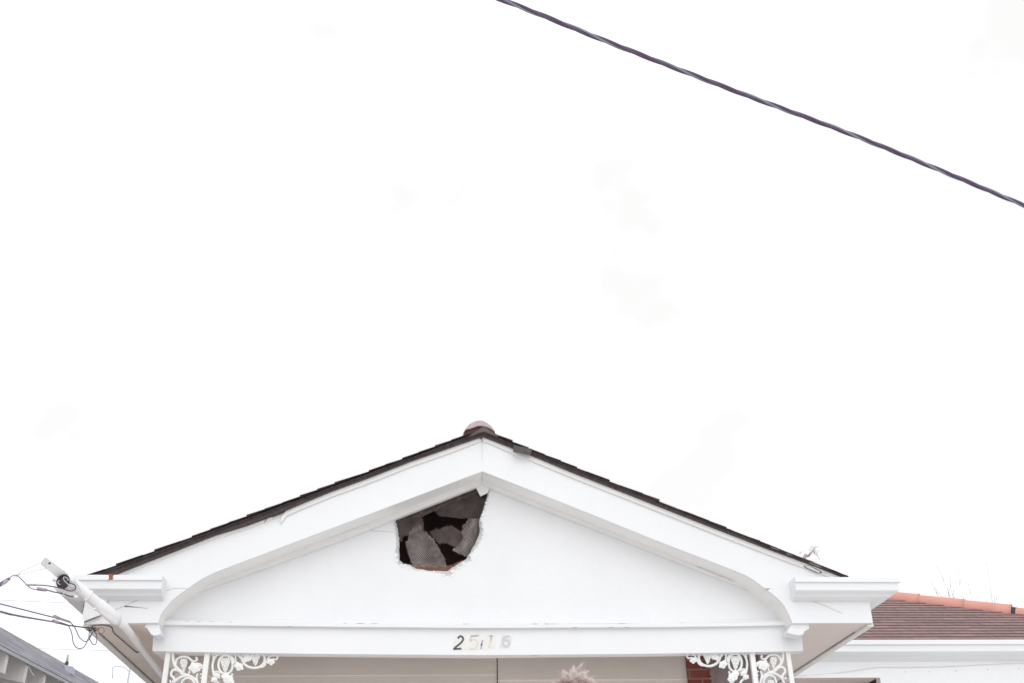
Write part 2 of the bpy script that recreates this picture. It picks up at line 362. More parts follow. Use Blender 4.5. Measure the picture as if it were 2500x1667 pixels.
# wire lath in the hole
def inpoly(x, y, poly):
    c = False; j = len(poly)-1
    for i in range(len(poly)):
        if (poly[i][1] > y) != (poly[j][1] > y) and x < (poly[j][0]-poly[i][0])*(y-poly[i][1])/(poly[j][1]-poly[i][1])+poly[i][0]: c = not c
        j = i
    return c
def lath(poly, y0, fold, name, m, ang=0, pitch=34, wd=.0012, seed=0, rag=8):
    mb = MB(); rnd = random.Random(seed)
    xs = [p[0] for p in poly]; ys = [p[1] for p in poly]; cx, cy = (min(xs)+max(xs))/2, (min(ys)+max(ys))/2
    ca, sa = math.cos(ang), math.sin(ang); nmax = int(max(max(xs)-min(xs), max(ys)-min(ys))/pitch)+4
    def node(i, j):
        u = (i+.5*(j % 2))*pitch; v = j*pitch*.5
        u += 1.5*noise.noise(Vector((i*.3, j*.3, seed)))*4; v += 10*noise.noise(Vector((i*.12, j*.12, seed+9)))
        return cx+u*ca-v*sa, cy+u*sa+v*ca
    for j in range(-2*nmax, 2*nmax):
        for i in range(-nmax, nmax):
            a = node(i, j)
            for b in (node(i + (j % 2), j+1), node(i-1+(j % 2), j+1)):
                mx_, my_ = (a[0]+b[0])/2+rnd.uniform(-rag, rag), (a[1]+b[1])/2+rnd.uniform(-rag, rag)
                if not inpoly(mx_, my_, poly): continue
                pa = P(a[0]/zs+H0[0], a[1]/zs+H0[1], y0+fold(a[0], a[1])); pb = P(b[0]/zs+H0[0], b[1]/zs+H0[1], y0+fold(b[0], b[1]))
                t = (pb-pa).normalized(); s1 = t.cross(Vector((0, 1, 0))).normalized()*wd; s2 = Vector((0, .001, 0))
                i0 = len(mb.v); mb.v += [tuple(pa+s1), tuple(pa-s1), tuple(pa+s2*2), tuple(pb+s1), tuple(pb-s1), tuple(pb+s2*2)]
                mb.f += [(i0, i0+1, i0+4, i0+3), (i0+1, i0+2, i0+5, i0+4), (i0+2, i0, i0+3, i0+5)]; mb.m += [0]*3
    return mb.build(name, m, house)
sn = math.sin
lath([(860, 480), (1000, 400), (1100, 330), (1530, 150), (1600, 260), (1690, 230), (1650, 470), (1600, 580), (1400, 590), (1300, 600), (1200, 580), (980, 560), (920, 520)], .30, lambda x, y: .012*sn(x/90)+.0001*(y-300), 'wire_lath', M['lath_brown'], .1, 36, seed=1)
lath([(300, 610), (620, 540), (700, 600), (725, 740), (640, 770), (500, 850), (400, 860), (370, 990), (330, 900), (300, 700)], .285, lambda x, y: .015*sn(x/70+y/90), 'wire_lath', M['lath_brown'], .3, 32, seed=2)
lath([(500, 800), (560, 740), (660, 700), (700, 770), (760, 800), (800, 850), (870, 910), (900, 970), (960, 1060), (990, 1130), (1040, 1200), (1065, 1340), (560, 1330), (515, 1250), (495, 1180), (470, 1090), (445, 980), (470, 900)], .30, lambda x, y: .03*sn((x-400)/210)-.00006*(y-800), 'wire_lath', M['lath_grey'], .15, 34, seed=3)
lath([(800, 810), (900, 745), (960, 760), (1040, 715), (1130, 700), (1200, 725), (1290, 800), (1340, 760), (1420, 900), (1360, 1010), (1290, 985), (1230, 1050), (1180, 1020), (1090, 985), (1000, 970), (960, 990), (900, 930)], .36, lambda x, y: .03*sn(x/110), 'wire_lath', M['lath_brown'], .35, 32, seed=4)
lath([(1320, 700), (1400, 600), (1570, 590), (1575, 850), (1500, 1010), (1410, 1140), (1370, 1180), (1250, 1130), (1150, 1080), (1250, 1000), (1320, 900), (1300, 800)], .30, lambda x, y: .035*sn(x/55+y/200), 'wire_lath', M['lath_grey'], -.5, 27, seed=5)
lath([(500, 1300), (1100, 1315), (1380, 1215), (1300, 1275), (1150, 1360), (1080, 1410), (880, 1410), (620, 1385)], .28, lambda x, y: .01*sn(x/60), 'wire_lath', M['lath_rust'], .05, 28, wd=.0014, seed=6)
bd = xz(dense(zm([(275, 560), (1530, 90), (1560, 200), (1300, 290), (1050, 380), (860, 480), (700, 560), (500, 570), (290, 660)], zs, *H0), 4, 1.6, 4), .34)
MB().prism(bd, .34, .36).build('stained_board', M['lath_board'], house)

# porch beam, sagging a little mid span
bt = [(376, 1527), (600, 1528), (850, 1531), (1170, 1534), (1600, 1532), (1800, 1530), (1956, 1527)]
bb = [(1960.5, 1588), (1760, 1592), (1560, 1595), (1170, 1598), (770, 1595), (570, 1592), (372, 1588)]
MB().prism(xz([(376, 1510)]+[(x, y-16) for x, y in bt]+[(1956, 1510)]+bb, YB), YB, YB+.10).build('porch_beam', M['white'], house, .003)
st = [(397, 1513.5), (430, 1514), (850, 1519.5), (1170, 1522), (1500, 1521), (1800, 1517.5), (1918, 1515.5)]
sb = [(1918, 1525), (1800, 1527.5), (1600, 1530), (1170, 1532), (850, 1529.5), (600, 1526.5), (397, 1524)]
MB().prism(xz(st+sb, YB-.035), YB-.035, YB+.02).build('sill_moulding', M['white'], house, .003)
s2 = MB(); a = xz([(405, 1507), (850, 1512), (1170, 1515), (1600, 1513), (1912, 1508)], YW); b = xz([(405, 1514), (850, 1519.7), (1170, 1522.2), (1600, 1520.3), (1912, 1515.7)], YB-.03)
s2.loft([[(a[i][0], YW+.01, a[i][1]), (a[i][0], YW-.001, a[i][1]), (b[i][0], YB-.03, b[i][1]), (b[i][0], YW+.01, b[i][1])] for i in range(5)])
s2.build('sill_slope', M['white'], house)
# inner trim under the beam
zb = [P(x, y, YB).z for x, y in [(1170, 1598)]][0]
XL, XR = X(372, YB, 1588), X(1960.5, YB, 1588)
MB().prism(xz([(437, 1590), (1170, 1600), (1905, 1590), (1905, 1595), (1170, 1605.5), (437, 1599)], YB+.13), YB+.101, YB+.14).build('beam_trim', M['soffit'], house, .002)
# side beams and side walls
zbl = P(372, 1588, YB).z; ztop = Z(1524, YB)
for sx, x0 in ((-1, XL), (1, XR)):
    xa, xb = (x0+.003, x0+.12) if sx < 0 else (x0-.12, x0-.003)
    MB().box(xa, xb, YB+.101, 1.0, zbl+.006, ztop+.1).build('side_beam', M['soffit'], house, .003)
    xo = (x0-.035, x0+.0) if sx < 0 else (x0, x0+.035)
    MB().box(xo[0], xo[1], YB+.02, YBACK, Z(1546, YB), Z(1530, YB)).build('frieze_moulding', M['soffit'], house, .008)
    MB().box(xa, xb, 1.001, YBACK, PF, ztop+.1).build('side_wall', M['white'], house)
# cornice boxes
zbox = Z(1520.5)
XBL, XBR = X(203), X(2129)
MB().prism(xz([(205.5, 1437), (404, 1437)]+low(L_arch)[:]+[(300, 1520.5), (213, 1523), (203, 1509), (206, 1466)], .0), 0.0008, .0305).build('cornice_box', M['white'], house, .0015)
MB().prism(xz([(2120, 1432), (1925, 1430), (1890, 1431.5)]+low(R_arch)+[(2131.5, 1519.5), (2122, 1462)], .0), 0.0008, .0305).build('cornice_box', M['white'], house, .0015)
# crack at the left box: loose board with open joints
lbd = MB(); lbd.prism(xz([(208, 1463), (262, 1450), (258, 1490), (246, 1500), (205, 1515), (200, 1508)], -.022), -.022, -.008)
lbd.build('loose_board', M['white'], house, .002, label='loose white board sprung from the left cornice box')
def sliver(pts, Y, w_, name='crack', m='crack', par_=None):
    mb = MB(); ps = [P(x, y, Y) for x, y in pts]; n_ = len(ps)
    up_, dn_ = [], []
    for i, p in enumerate(ps):
        t = (ps[min(n_-1, i+1)]-ps[max(0, i-1)]).normalized(); nn = t.cross(Vector((0, 1, 0))).normalized()
        ww = w_[i] if isinstance(w_, (list, tuple)) else w_
        up_.append(p+nn*ww); dn_.append(p-nn*ww)
    mb.loft([[tuple(up_[i]), tuple(up_[i]+Vector((0, -.0015, 0))), tuple(dn_[i]+Vector((0, -.0015, 0))), tuple(dn_[i])] for i in range(n_)])
    return mb.build(name, M[m], par_ or house)
z3 = lambda p: zm(p, 8.386, 160, 1380)
sliver(z3([(375, 1160), (520, 1105), (620, 1060), (722, 1020)]), -.0225, [.0035, .0035, .003, .002])
sliver(z3([(385, 740), (368, 850), (345, 960)]), -.0225, [.002, .0025, .001])
sliver(z3([(1210, 832), (1330, 838), (1500, 852), (1690, 875)]), -.0002, [.004, .003, .001, .0003])
sliver(z3([(1480, 712), (1350, 755), (1215, 825), (1000, 905)]), -.0002, .0009, m='hair_crack')
sliver(z3([(2060, 510), (2180, 470), (2348, 458)])+[(458, 1436)], -.0002, .0007, m='hair_crack')
sliver([(1979, 1465), (2010, 1476), (2055, 1496)], -.0002, .0008, m='hair_crack')
sliver([(1177.6, 1063), (1177.3, 1085), (1177, 1120)], -.0185, .0007, m='hair_crack')
sliver([(1177.6, 1150), (1177.2, 1165), (1177, 1175)], .12, .0012, m='hair_crack')
sliver([(890, 1293), (925, 1296), (962, 1298)], YW-.0005, .0007, m='hair_crack')
sliver([(1230, 1203), (1260, 1214), (1300, 1228), (1330, 1243)], YW-.001, .0008, m='hair_crack')
sliver([(1700, 1381), (1735, 1395), (1790, 1418)], YW-.046, .001, m='hair_crack')
sliver([(645, 1276), (652, 1262), (668, 1258), (690, 1249), (708, 1240)], -.019, [.0008, .004, .007, .006, .002])
rnd = random.Random(3)
for x0 in (452, 480, 510, 560, 838, 870, 905, 1130, 1299, 1328, 1345, 1510, 1660):      # chipped joint above the sill
    y0 = 1514.3+(7.5*(1-((x0-1170)/750.)**2)); l_ = rnd.uniform(6, 20)
    sliver([(x0, y0), (x0+l_*.5, y0+.3), (x0+l_, y0+.2)], YB-.0355, [.0004, rnd.uniform(.0006, .0014), .0004], m='crack' if x0 in (1299, 1328, 870) else 'hair_crack')
for x0, y0 in ((1398, 1530.6), (1485, 1530.4), (1523, 1530), (1300, 1599.5), (700, 1528)):
    sliver([(x0, y0), (x0+7, y0), (x0+13, y0)], YB-.0355, [.0003, .0011, .0003])
# rust patch at the gutter lip
def patch(pts, Y, m, name, th=.0015, par_=None, label=None):
    return MB().prism(xz(pts, Y), Y-th, Y).build(name, M[m], par_ or house, label=label)
# crown gutter running round the eave corner
def crown(x_in, x_base, sgn, name, label=None, gap=.1):
    prof = [(.142, 1404.5), (.142, 1416.5), (.126, 1418), (.122, 1437.5), (.112, 1441), (.085, 1447.5), (.066, 1455), (.052, 1456.5), (0.0, 1466)]
    pz = [(o, Z(py, -o)) for o, py in prof]; pz.append((-.0, pz[0][1]))
    pz = pz[:9]+[(-abs(gap), pz[8][1]+.0005), (-abs(gap), pz[0][1])]
    fr = lambda o: max(o, 0)
    r0 = [(x_in, -fr(o)-.0005, z) for o, z in pz]
    r1 = [(x_base+sgn*o, -fr(o)-.0005, z) for o, z in pz]
    r2 = [(x_base+sgn*o, YBACK, z) for o, z in pz]
    mb = MB(); mb.loft([r0, r1, r2]); return mb.build(name, M['white'], house, .0012, label=label)
XiL, XiR = X(396, -.142, 1410), X(1941, -.142, 1410)
xbl, xbr = X(128, -.142, 1405)+.142, X(2197, -.142, 1405)-.142
crown(XiL, xbl, -1, 'gutter', 'left crown gutter with a rusted lip', X(206, 0, 1466)-xbl)
crown(XiR, xbr, 1, 'gutter', None, xbr-X(2122, 0, 1462))
patch(z3([(880, 175), (890, 230), (885, 285), (850, 290), (870, 300), (950, 285), (985, 270), (965, 240), (985, 195), (1000, 180)]), -.1427, 'rust', 'rust_patch')
# soffits along the side eaves
for x0, x1, tr in ((X(205)+.0, XL+.0, -1), (XR, X(2131)-.0, 1)):
    mbs = MB().box(x0, x1, YW+.02, YBACK, zbox-.0, zbox+.02)
    xe = X(384) if tr < 0 else X(1937)
    mbs.box(min(x0, xe) if tr < 0 else xe, xe if tr < 0 else x1, .031, YW+.0199, zbox, zbox+.02); mbs.build('eave_soffit', M['soffit'], house)
    xa, xb = (x0-.005, x0+.045) if tr < 0 else (x1-.045, x1+.005)
    MB().box(xa, xb, .032, YBACK, zbox-.018, zbox-.001).build('soffit_trim', M['trim'], house, .003)
    xa, xb = (x0+.045, x0+.055) if tr < 0 else (x1-.055, x1-.045)
    MB().box(xa, xb, .28, YBACK, zbox-.003, zbox-.0005).build('soffit_gap', M['gap'], house)
# side fascia behind the crown
MB().box(X(205), X(205)+.02, .031, YBACK, zbox+.021, Z(1406)).build('eave_fascia', M['white'], house)
MB().box(X(2131)-.02, X(2131)-.0005, .031, YBACK, zbox+.021, Z(1406)).build('eave_fascia', M['white'], house)
# corbel mouldings where the arch lands on the beam
MB().prism(xz([(386.5, 1519.7), (393, 1547), (378, 1551), (369, 1548), (362, 1537), (358, 1531), (352, 1530), (358, 1519.7)], .03), .03, YB-.036).build('corbel', M['white'], house, .003)
MB().prism(xz([(1934.5, 1520.7), (1921, 1544), (1950, 1550), (1961, 1548), (1964, 1540), (1976, 1533), (1974, 1520.7)], .03), .03, YB-.036).build('corbel', M['white'], house, .003)

# ---- roof
TL = [(200, 1409), (220, 1401), (409, 1331), (600, 1263), (725, 1220), (878, 1163), (1002, 1117), (1103, 1079), (1160, 1054), (1178, 1046)]
TR = [(1178, 1046), (1206, 1057), (1254, 1084.5), (1327, 1113), (1400, 1140), (1640, 1234), (1880, 1327), (1939, 1352), (2010, 1381), (2050, 1399), (2062, 1406)]
yf = -.045
def deck(top, bot, m, name):
    top = [(x, y+2) for x, y in top]
    t = xz(top, yf); b = xz(bot, yf)
    return MB().prism(t+b[::-1], yf, YBACK).build(name, M[m], house)
deck(TL[:], [(215, 1412), (274, 1402)]+L_up[1:-1]+[(1178, 1063)], 'tar', 'roof_deck')
deck(TR[:], [(1178.0, 1063)]+R_up[2:]+[(2075, 1411)], 'tar', 'roof_deck')
def courses(pA, pB, sgn, name):          # pA eave end, pB ridge end, in px at the front edge
    a, b = P(*pA, yf), P(*pB, yf); t = b-a; L_ = t.length; t.normalize(); nn = Vector((-t.z*1, 0, t.x)); nn = nn if nn.z > 0 else -nn
    k = int(L_/.142); mb = MB(); rnd = random.Random(int(L_*100)+sgn)
    for i in range(k+1):
        s0 = i*.142; s1 = min(L_, s0+.20); w0 = rnd.uniform(.008, .016)
        base = a+t*s0; end = a+t*s1; y0 = yf-rnd.uniform(.003, .026)
        y = y0
        q = [base+nn*0.001, end+nn*.0008, end+nn*.004, base+nn*w0]
        mb.extr([(p.x, y, p.z) for p in q], (0, YBACK-y, 0))
    return mb.build(name, M['shingle'], house)
courses((190, 1416), (1172, 1051.5), -1, 'roof_shingles')
courses((2064, 1409), (1184, 1053), 1, 'roof_shingles')
# sheet layers under the shingle edge
for (pa, pb) in (((225, 1404), (1170, 1053)), ((1188, 1056), (2070, 1403))):
    a, b = P(*pa, yf), P(*pb, yf); mb = MB()
    for q, (d0, d1, yy) in enumerate(((.010, .016, -.012), (.021, .026, -.007))):
        N_ = 60; rnd = random.Random(q+int(pa[0])); ring = []
        for i in range(N_+1):
            c = a.lerp(b, i/N_); w_ = rnd.uniform(-.002, .002)
            y = yf+yy+rnd.uniform(-.003, .003)
            ring.append([(c.x, y, c.z-d0+w_), (c.x, y, c.z-d1+w_), (c.x, .2, c.z-d1+w_), (c.x, .2, c.z-d0+w_)])
        mb.loft(ring)
    mb.build('felt_layer', M['tar'], house)
MB().prism(xz([(1254, 1086), (1300, 1095), (1295, 1110), (1253, 1102)], yf-.03), yf-.03, yf-.024).build('metal_flashing', M['flash'], house, label='grey flashing patch near the ridge')
# split flap at the right end of the trim
patch(zm([(480, 480), (560, 460), (740, 560), (740, 577), (680, 577), (510, 505)], 5.873, 1880, 1300), -.0185, 'crack', 'trim_gap')
patch(zm([(500, 475), (560, 468), (720, 560), (700, 574), (515, 492)], 5.873, 1880, 1300), -.0205, 'trim', 'edge_scrap')
patch(zm([(480, 375), (600, 405), (780, 490), (800, 520), (640, 465), (490, 395)], 5.873, 1880, 1300), yf-.001, 'peel', 'peeled_paint', th=.012)
patch(zm([(230, 283), (330, 320), (345, 338), (240, 305)], 5.873, 1880, 1300), yf-.001, 'peel', 'peeled_paint', th=.012)
patch(zm([(5, 195), (120, 235), (200, 272), (100, 245), (5, 207)], 5.873, 1880, 1300), yf-.001, 'peel', 'peeled_paint', th=.012)
# ridge tiles
z7 = lambda p: zm(p, 7.84, 1100, 1010)
rt_out = z7([(222, 435), (228, 390), (245, 340), (290, 270), (350, 200), (430, 150), (540, 118), (620, 128), (700, 165), (770, 220), (830, 290), (856, 350)])
rt_in = z7([(840, 335), (760, 280), (670, 240), (600, 228), (515, 230), (430, 262), (360, 285), (290, 300), (262, 350), (240, 435)])
rtp = xz(rt_out+rt_in, yf+.02)
MB().prism(rtp, yf+.02, yf+.42).build('ridge_tile', M['ridge'], house, .004)
MB().prism(xz(z7([(240, 435), (265, 350), (290, 300), (430, 262), (515, 230), (600, 228), (670, 240), (840, 335), (840, 400), (600, 420)]), yf+.04), yf+.04, yf+.4).build('ridge_mortar', M['ridge_in'], house)
rc = Vector((sum(p[0] for p in rtp)/len(rtp), sum(p[1] for p in rtp)/len(rtp)))
for k in range(1, 21):
    y0 = yf+.42*k; s_ = 1.0 if k % 2 else .96
    MB().prism([(rc.x+(x-rc.x)*s_, rc.y+(z-rc.y)*s_) for x, z in rtp], y0+.004, y0+.42).build('ridge_tile', M['ridge'], house)
# dark lap of felt over the ridge
MB().prism(xz(z7([(400, 385), (520, 310), (600, 258), (640, 245), (700, 275), (860, 370), (930, 430), (860, 420), (700, 355), (640, 335), (560, 350), (440, 400), (330, 425)]), yf-.028), yf-.028, .3).build('ridge_felt', M['felt'], house, .002)
MB().prism(xz(z7([(562, 430), (580, 482), (608, 430)]), yf-.005), yf-.005, yf+.01).build('felt_tab', M['black'], house)

# ---- porch interior
YP = .95
MB().box(XL+.12, XR-.12, YB+.141, YP, Z(1588, YB)+.42, Z(1588, YB)+.44).build('porch_ceiling', M['porch'], house)
zt_ = Z(1588, YB)+.42
pp = lambda x, y: P(x, y, YP)
xs_ = pp(1214, 1630).x
zl, zr = pp(800, 1648).z, pp(1500, 1658).z
MB().box(XL+.12, xs_-.004, YP, YP+.03, zl, zt_).build('wall_panel', M['porch'], house, .002)
MB().box(xs_+.004, XR-.12, YP-.006, YP+.03, zr, zt_).build('wall_panel', M['porch'], house, .002)
MB().box(XL+.12, xs_-.004, YP+.006, YP+.03, PF, zl).build('porch_wall', M['porch2'], house)
MB().box(xs_+.004, XR-.12, YP+.004, YP+.03, PF, zr).build('porch_wall', M['porch2'], house)
MB().box(xs_-.02, xs_+.02, YP+.0305, YP+.05, PF, zt_).build('wall_seam', M['crack'], house)
for yy in (1622, 1638, 1655, 1664):
    MB().tube([P(1213, yy, YP-.012), P(1213, yy, YP+.02)], .003, 6).build('nail', M['crack'], house); MB().tube([P(1220, yy+1, YP-.01), P(1220, yy+1, YP+.02)], .002, 6).build('nail', M['crack'], house)
# brick pier and the grey side return
x0, x1, x2 = P(1677, 1630, YP-.03).x, P(1736, 1630, YP-.03).x, P(1822, 1630, YP-.03).x
MB().box(x0, x1, YP-.03, YP-.007, PF, zt_-.001).build('brick_pier', M['brick'], house)
mo = MB(); rnd = random.Random(12); z = PF
ring = []
while z < zt_:
    ring.append([(x1-.015+rnd.uniform(-.015, .012), YP-.042, z), (x1+.03+rnd.uniform(-.01, .02), YP-.042, z), (x1+.03, YP-.008, z), (x1-.012, YP-.008, z)]); z += .018
mo.loft(ring); mo.build('mortar_edge', mat('mortar', (.36, .30, .28), .95, .3, 30, .6, 60, spot=(.2, .1, .09), spot_pos=.6, spot_scale=30), house)
MB().box(x1+.035, min(x2+.3, XR-.125), YP-.025, YP-.008, PF, zt_-.002).build('wall_return', mat('grey_return', (.36, .31, .31), .8, .1, 5), house)
fl = MB().box(XL-.1, XR+.1, -.1, YP, 0, PF); fl.build('porch_floor', M['concrete'], house, .01)
fl = MB().box(-.4, 1.4, -.5, -.102, 0, .3); fl.box(-.4, 1.4, -.9, -.502, 0, .15); fl.build('front_steps', M['concrete'], house, .01)
# rear walls so the attic is closed
MB().box(XL+.003, XR-.003, YBACK-.1, YBACK-.002, 0, Z(1404)).build('rear_wall', M['white'], house)
rp = xz([(240, 1404), (1177, 1064), (2060, 1404)], 0)
MB().prism(rp, YBACK-.2, YBACK-.102).build('rear_gable', M['white'], house)
MB().prism(xz([(330, 1480), (330, 1385), (1177, 1075), (2000, 1385), (2000, 1480)], .9), 1.3, 1.32).build('attic_partition', M['attic'], house)
MB().box(XL, XR, YW+.06, 1.3, Z(1520, YB)+.03, Z(1520, YB)+.05).build('attic_floor', M['attic'], house)

# ---- house number
z5 = lambda p: zm(p, 4.704, 1050, 1500)
def digit(tilepts, m_t, strokes, label):
    t = MB().prism(xz(z5(tilepts), YB-.0015), YB-.0015, YB-.0001).build('number_sticker', M[m_t], house, label=label)
    t.location = (0, 0, 0)
    for pts, w_, m_ in strokes:
        mb = MB(); ps = smooth_pl(pts, 5) if len(pts) > 3 else pts
        ps = [P(*q, YB-.0016) for q in z5(ps)]; n_ = len(ps); ring = []
        for i, p in enumerate(ps):
            tt = (ps[min(n_-1, i+1)]-ps[max(0, i-1)]).normalized(); nn = tt.cross(Vector((0, 1, 0))).normalized()*(w_/4.704/326/2)
            ring.append([p+nn, p-nn, p-nn-Vector((0, .0012, 0)), p+nn-Vector((0, .0012, 0))])
        mb.loft(ring); d = mb.build('digit', M[m_], t)
        for v in d.data.vertices: v.co += Vector((0, 0, 0))
digit([(288, 230), (415, 224), (408, 400), (250, 406)], 'num_tile', [([(320, 272), (335, 250), (358, 246), (376, 262), (378, 285), (362, 312), (330, 342), (300, 365), (278, 388)], 23, 'digit_dark'), ([(266, 391), (310, 389), (360, 387)], 22, 'digit_dark')], 'cream sticker with a dark italic 2')
digit([(450, 235), (580, 225), (556, 395), (415, 402)], 'num_tile', [([(468, 244), (510, 241), (558, 237)], 19, 'digit_mid'), ([(470, 250), (466, 275), (462, 300)], 15, 'digit_grey'), ([(462, 305), (490, 285), (525, 288), (543, 315), (540, 350), (515, 382), (480, 390), (452, 375)], 20, 'digit_pale')], 'cream sticker with a faded 5')
digit([(640, 235), (766, 230), (742, 385), (604, 396)], 'num_tile', [([(676, 246), (695, 240), (716, 240)], 14, 'digit_grey'), ([(708, 240), (700, 275), (694, 300)], 26, 'digit_grey'), ([(694, 300), (688, 335), (680, 372)], 24, 'digit_pale'), ([(603, 290), (596, 320), (590, 350)], 20, 'digit_mid'), ([(592, 335), (588, 365), (582, 390)], 18, 'digit_mid')], 'cream sticker with a nearly vanished 1')
digit([(830, 224), (945, 250), (920, 375), (790, 386)], 'num_tile_grey', [([(915, 252), (880, 248), (848, 268), (834, 305), (838, 345), (868, 362), (902, 345), (910, 312), (885, 290), (850, 300)], 25, 'digit_grey')], 'greyish sticker with a faded 6')

# ---- cast iron corner posts
zi = lambda p: zm(p, 7.35, 380, 1567)
XM = (X(411.5, .24, 1592)+X(1922, .24, 1592))/2
YI = .24
sc_ = 7.35*320
def leaf_poly(cx, cy, w_, h_, rot, k=7, seed=0):
    rnd = random.Random(seed); o = []
    for i in range(k*4):
        a = 2*math.pi*i/(k*4); r_ = 1.0 if i % 4 == 0 else (.72 if i % 4 == 2 else .86); r_ *= rnd.uniform(.93, 1.05)
        x, y = r_*math.cos(a)*w_, r_*math.sin(a)*h_
        o.append((cx+x*math.cos(rot)-y*math.sin(rot), cy+x*math.sin(rot)+y*math.cos(rot)))
    return o
def iron_post(sgn):
    post = empty('porch_post', ((X(460, YI, 1620) if sgn > 0 else 2*XM-X(460, YI, 1620))-house.location.x, YI-house.location.y, 0)); post.parent = house
    post['label'] = 'left white cast iron grape vine corner post' if sgn > 0 else 'right white cast iron grape vine corner post'
    def W(p, Y=YI, dz=0):
        q = P(p[0], p[1], Y)
        return Vector((q.x if sgn > 0 else 2*XM-q.x, q.y, q.z-dz))
    def fin(mb, name, **k): return mb.build(name, M['iron'], post, **k)
    for xa, xb in ((405.5, 417.5), (500.5, 513.5)):
        a, b = W((xa, 1592)).x, W((xb, 1592)).x
        MB_ = MB().box(min(a, b), max(a, b), YI-.018, YI+.018, PF, P(460, 1580, YI).z-.0); fin(MB_, 'bar', bevel=.003)
    def tubes(name, lst, dz=0):
        mb = MB()
        for pts, r_ in lst: mb.tube([W(p, YI, dz) for p in zi(pts)], r_*1.22/sc_, 8, 5)
        return fin(mb, name, smooth=True)
    def leaf(c, w_, h_, rot, seed, dz=0):
        ring = [W(p, YI-.012, dz) for p in zi(leaf_poly(c[0], c[1], w_*1.12, h_*1.15, rot, 5, seed))]
        ce = W(zi([c])[0], YI-.022, dz); cb = W(zi([c])[0], YI+.006, dz); mb = MB(); n_ = len(ring)
        for i in range(n_):
            mb.face([ce, ring[i], ring[(i+1) % n_]]); mb.face([cb, ring[(i+1) % n_], ring[i]])
        mb.tube([ce+(ring[0]-ce)*.05, ce+(ring[0]-ce)*.9], .0018, 5); mb.tube([ce, ce+(ring[4]-ce)*.8], .0014, 5); mb.tube([ce, ce+(ring[16 % n_]-ce)*.8], .0014, 5)
        return fin(mb, 'leaf')
    def grapes(c, w_, h_, seed, dz=0):
        rnd = random.Random(seed); mb = MB(); r_ = 17
        rows = int(h_*2/24)
        for j in range(rows):
            t = (j+.5)/rows; ww = w_*(math.sqrt(max(.1, 1-((t-.25)/.32)**2)) if t < .25 else 1-.78*(t-.25)/.75); kk = max(1, int(ww*2/28))
            for i in range(kk):
                x = c[0]-ww+(2*ww)*(i+.5)/kk+rnd.uniform(-3, 3); y = c[1]-h_+2*h_*t+rnd.uniform(-3, 3)
                q = W(zi([(x, y)])[0], YI-rnd.uniform(.002, .012), dz); mb.ball(q, r_/sc_*1.1, None, None, 7, 5)
        q = W(zi([(c[0], c[1]-h_*.3)])[0], YI, dz); mb.ball(q, w_/sc_*.8, .008, h_/sc_*.6, 10, 6); q = W(zi([(c[0], c[1]+h_*.3)])[0], YI, dz); mb.ball(q, w_/sc_*.4, .007, h_/sc_*.6, 10, 6)
        return fin(mb, 'grape_cluster', smooth=True)
    step = 0.30
    for k in range(7):
        dz = k*step
        tubes('scrollwork', [
            ([(305, 170), (312, 260), (320, 340), (355, 430), (430, 500), (520, 570), (600, 600)], 22),
            ([(352, 420), (375, 320), (430, 270), (510, 258), (590, 275), (645, 325), (700, 342), (738, 318), (738, 288), (722, 268)], 17),
            ([(500, 590), (420, 510), (335, 490), (285, 530), (280, 590), (325, 640), (352, 700)], 19),
            ([(350, 700), (400, 650), (500, 605), (600, 600), (680, 640), (740, 700), (760, 760)], 19),
            ([(265, 668), (262, 700), (285, 712), (312, 690), (330, 660)], 12),
            ([(450, 780), (490, 680), (570, 640), (650, 665), (700, 740), (700, 800)], 16),
            ([(560, 590), (600, 550), (615, 480), (640, 420)], 14),
            ([(760, 560), (735, 620), (750, 700), (770, 800)], 14),
            ([(800, 560), (845, 600), (835, 640), (805, 635)], 11),
            ([(350, 700), (300, 800), (310, 1000), (320, 1200), (305, 1400)], 17),
            ([(760, 760), (820, 900), (800, 1100), (700, 1250), (520, 1300), (320, 1250)], 17),
            ([(450, 780), (470, 900), (600, 960), (700, 900), (700, 800)], 15)], dz)
        grapes((505, 410), 68, 115, 3+k, dz); leaf((700, 450), 110, 100, .5, 4+k, dz)
        if k < 3: leaf((800, 430), 62, 48, -.3, 40+k, dz)
        grapes((560, 830), 70, 90, 23+k, dz)
    tubes('bracket_scroll', [
        ([(1255+128*math.cos(a), 402+168*math.sin(a)) for a in [2*math.pi*i/14 for i in range(15)]], 19),
        ([(1000, 160), (1080, 205), (1180, 200), (1300, 225), (1390, 300), (1400, 390)], 19),
        ([(1120, 200), (1050, 300), (1022, 400), (1028, 500), (1050, 600), (1090, 660)], 17),
        ([(1010, 190), (1040, 260), (1020, 300)], 12),
        ([(1040, 540), (1100, 520), (1160, 560)], 13),
        ([(1425, 190), (1432, 270), (1445, 370)], 13),
        ([(1380, 200), (1330, 220), (1260, 190), (1380, 180)], 13),
        ([(1470, 190), (1520, 270), (1580, 330)], 17),
        ([(1540, 240), (1560, 340), (1630, 420), (1740, 458), (1850, 445), (1930, 385), (1958, 300), (1930, 215), (1870, 185)], 19),
        ([(1870, 450), (1950, 420), (1990, 340), (2040, 260), (2110, 225), (2175, 235), (2185, 280), (2150, 310), (2090, 300)], 15),
        ([(1900, 430), (1925, 405), (1950, 360)], 12),
        ([(1080, 540), (1060, 620), (1090, 700), (1150, 760), (1200, 900), (1100, 1150), (1010, 1300)], 16),
        ([(1380, 560), (1330, 700), (1280, 900), (1180, 1100), (1060, 1250)], 16)])
    grapes((1250, 410), 88, 130, 60); grapes((1790, 300), 88, 115, 61); grapes((1600, 235), 50, 60, 62)
    leaf((1490, 430), 92, 72, .6, 63); leaf((1650, 285), 95, 60, -.5, 64); leaf((2065, 345), 72, 62, .3, 65)
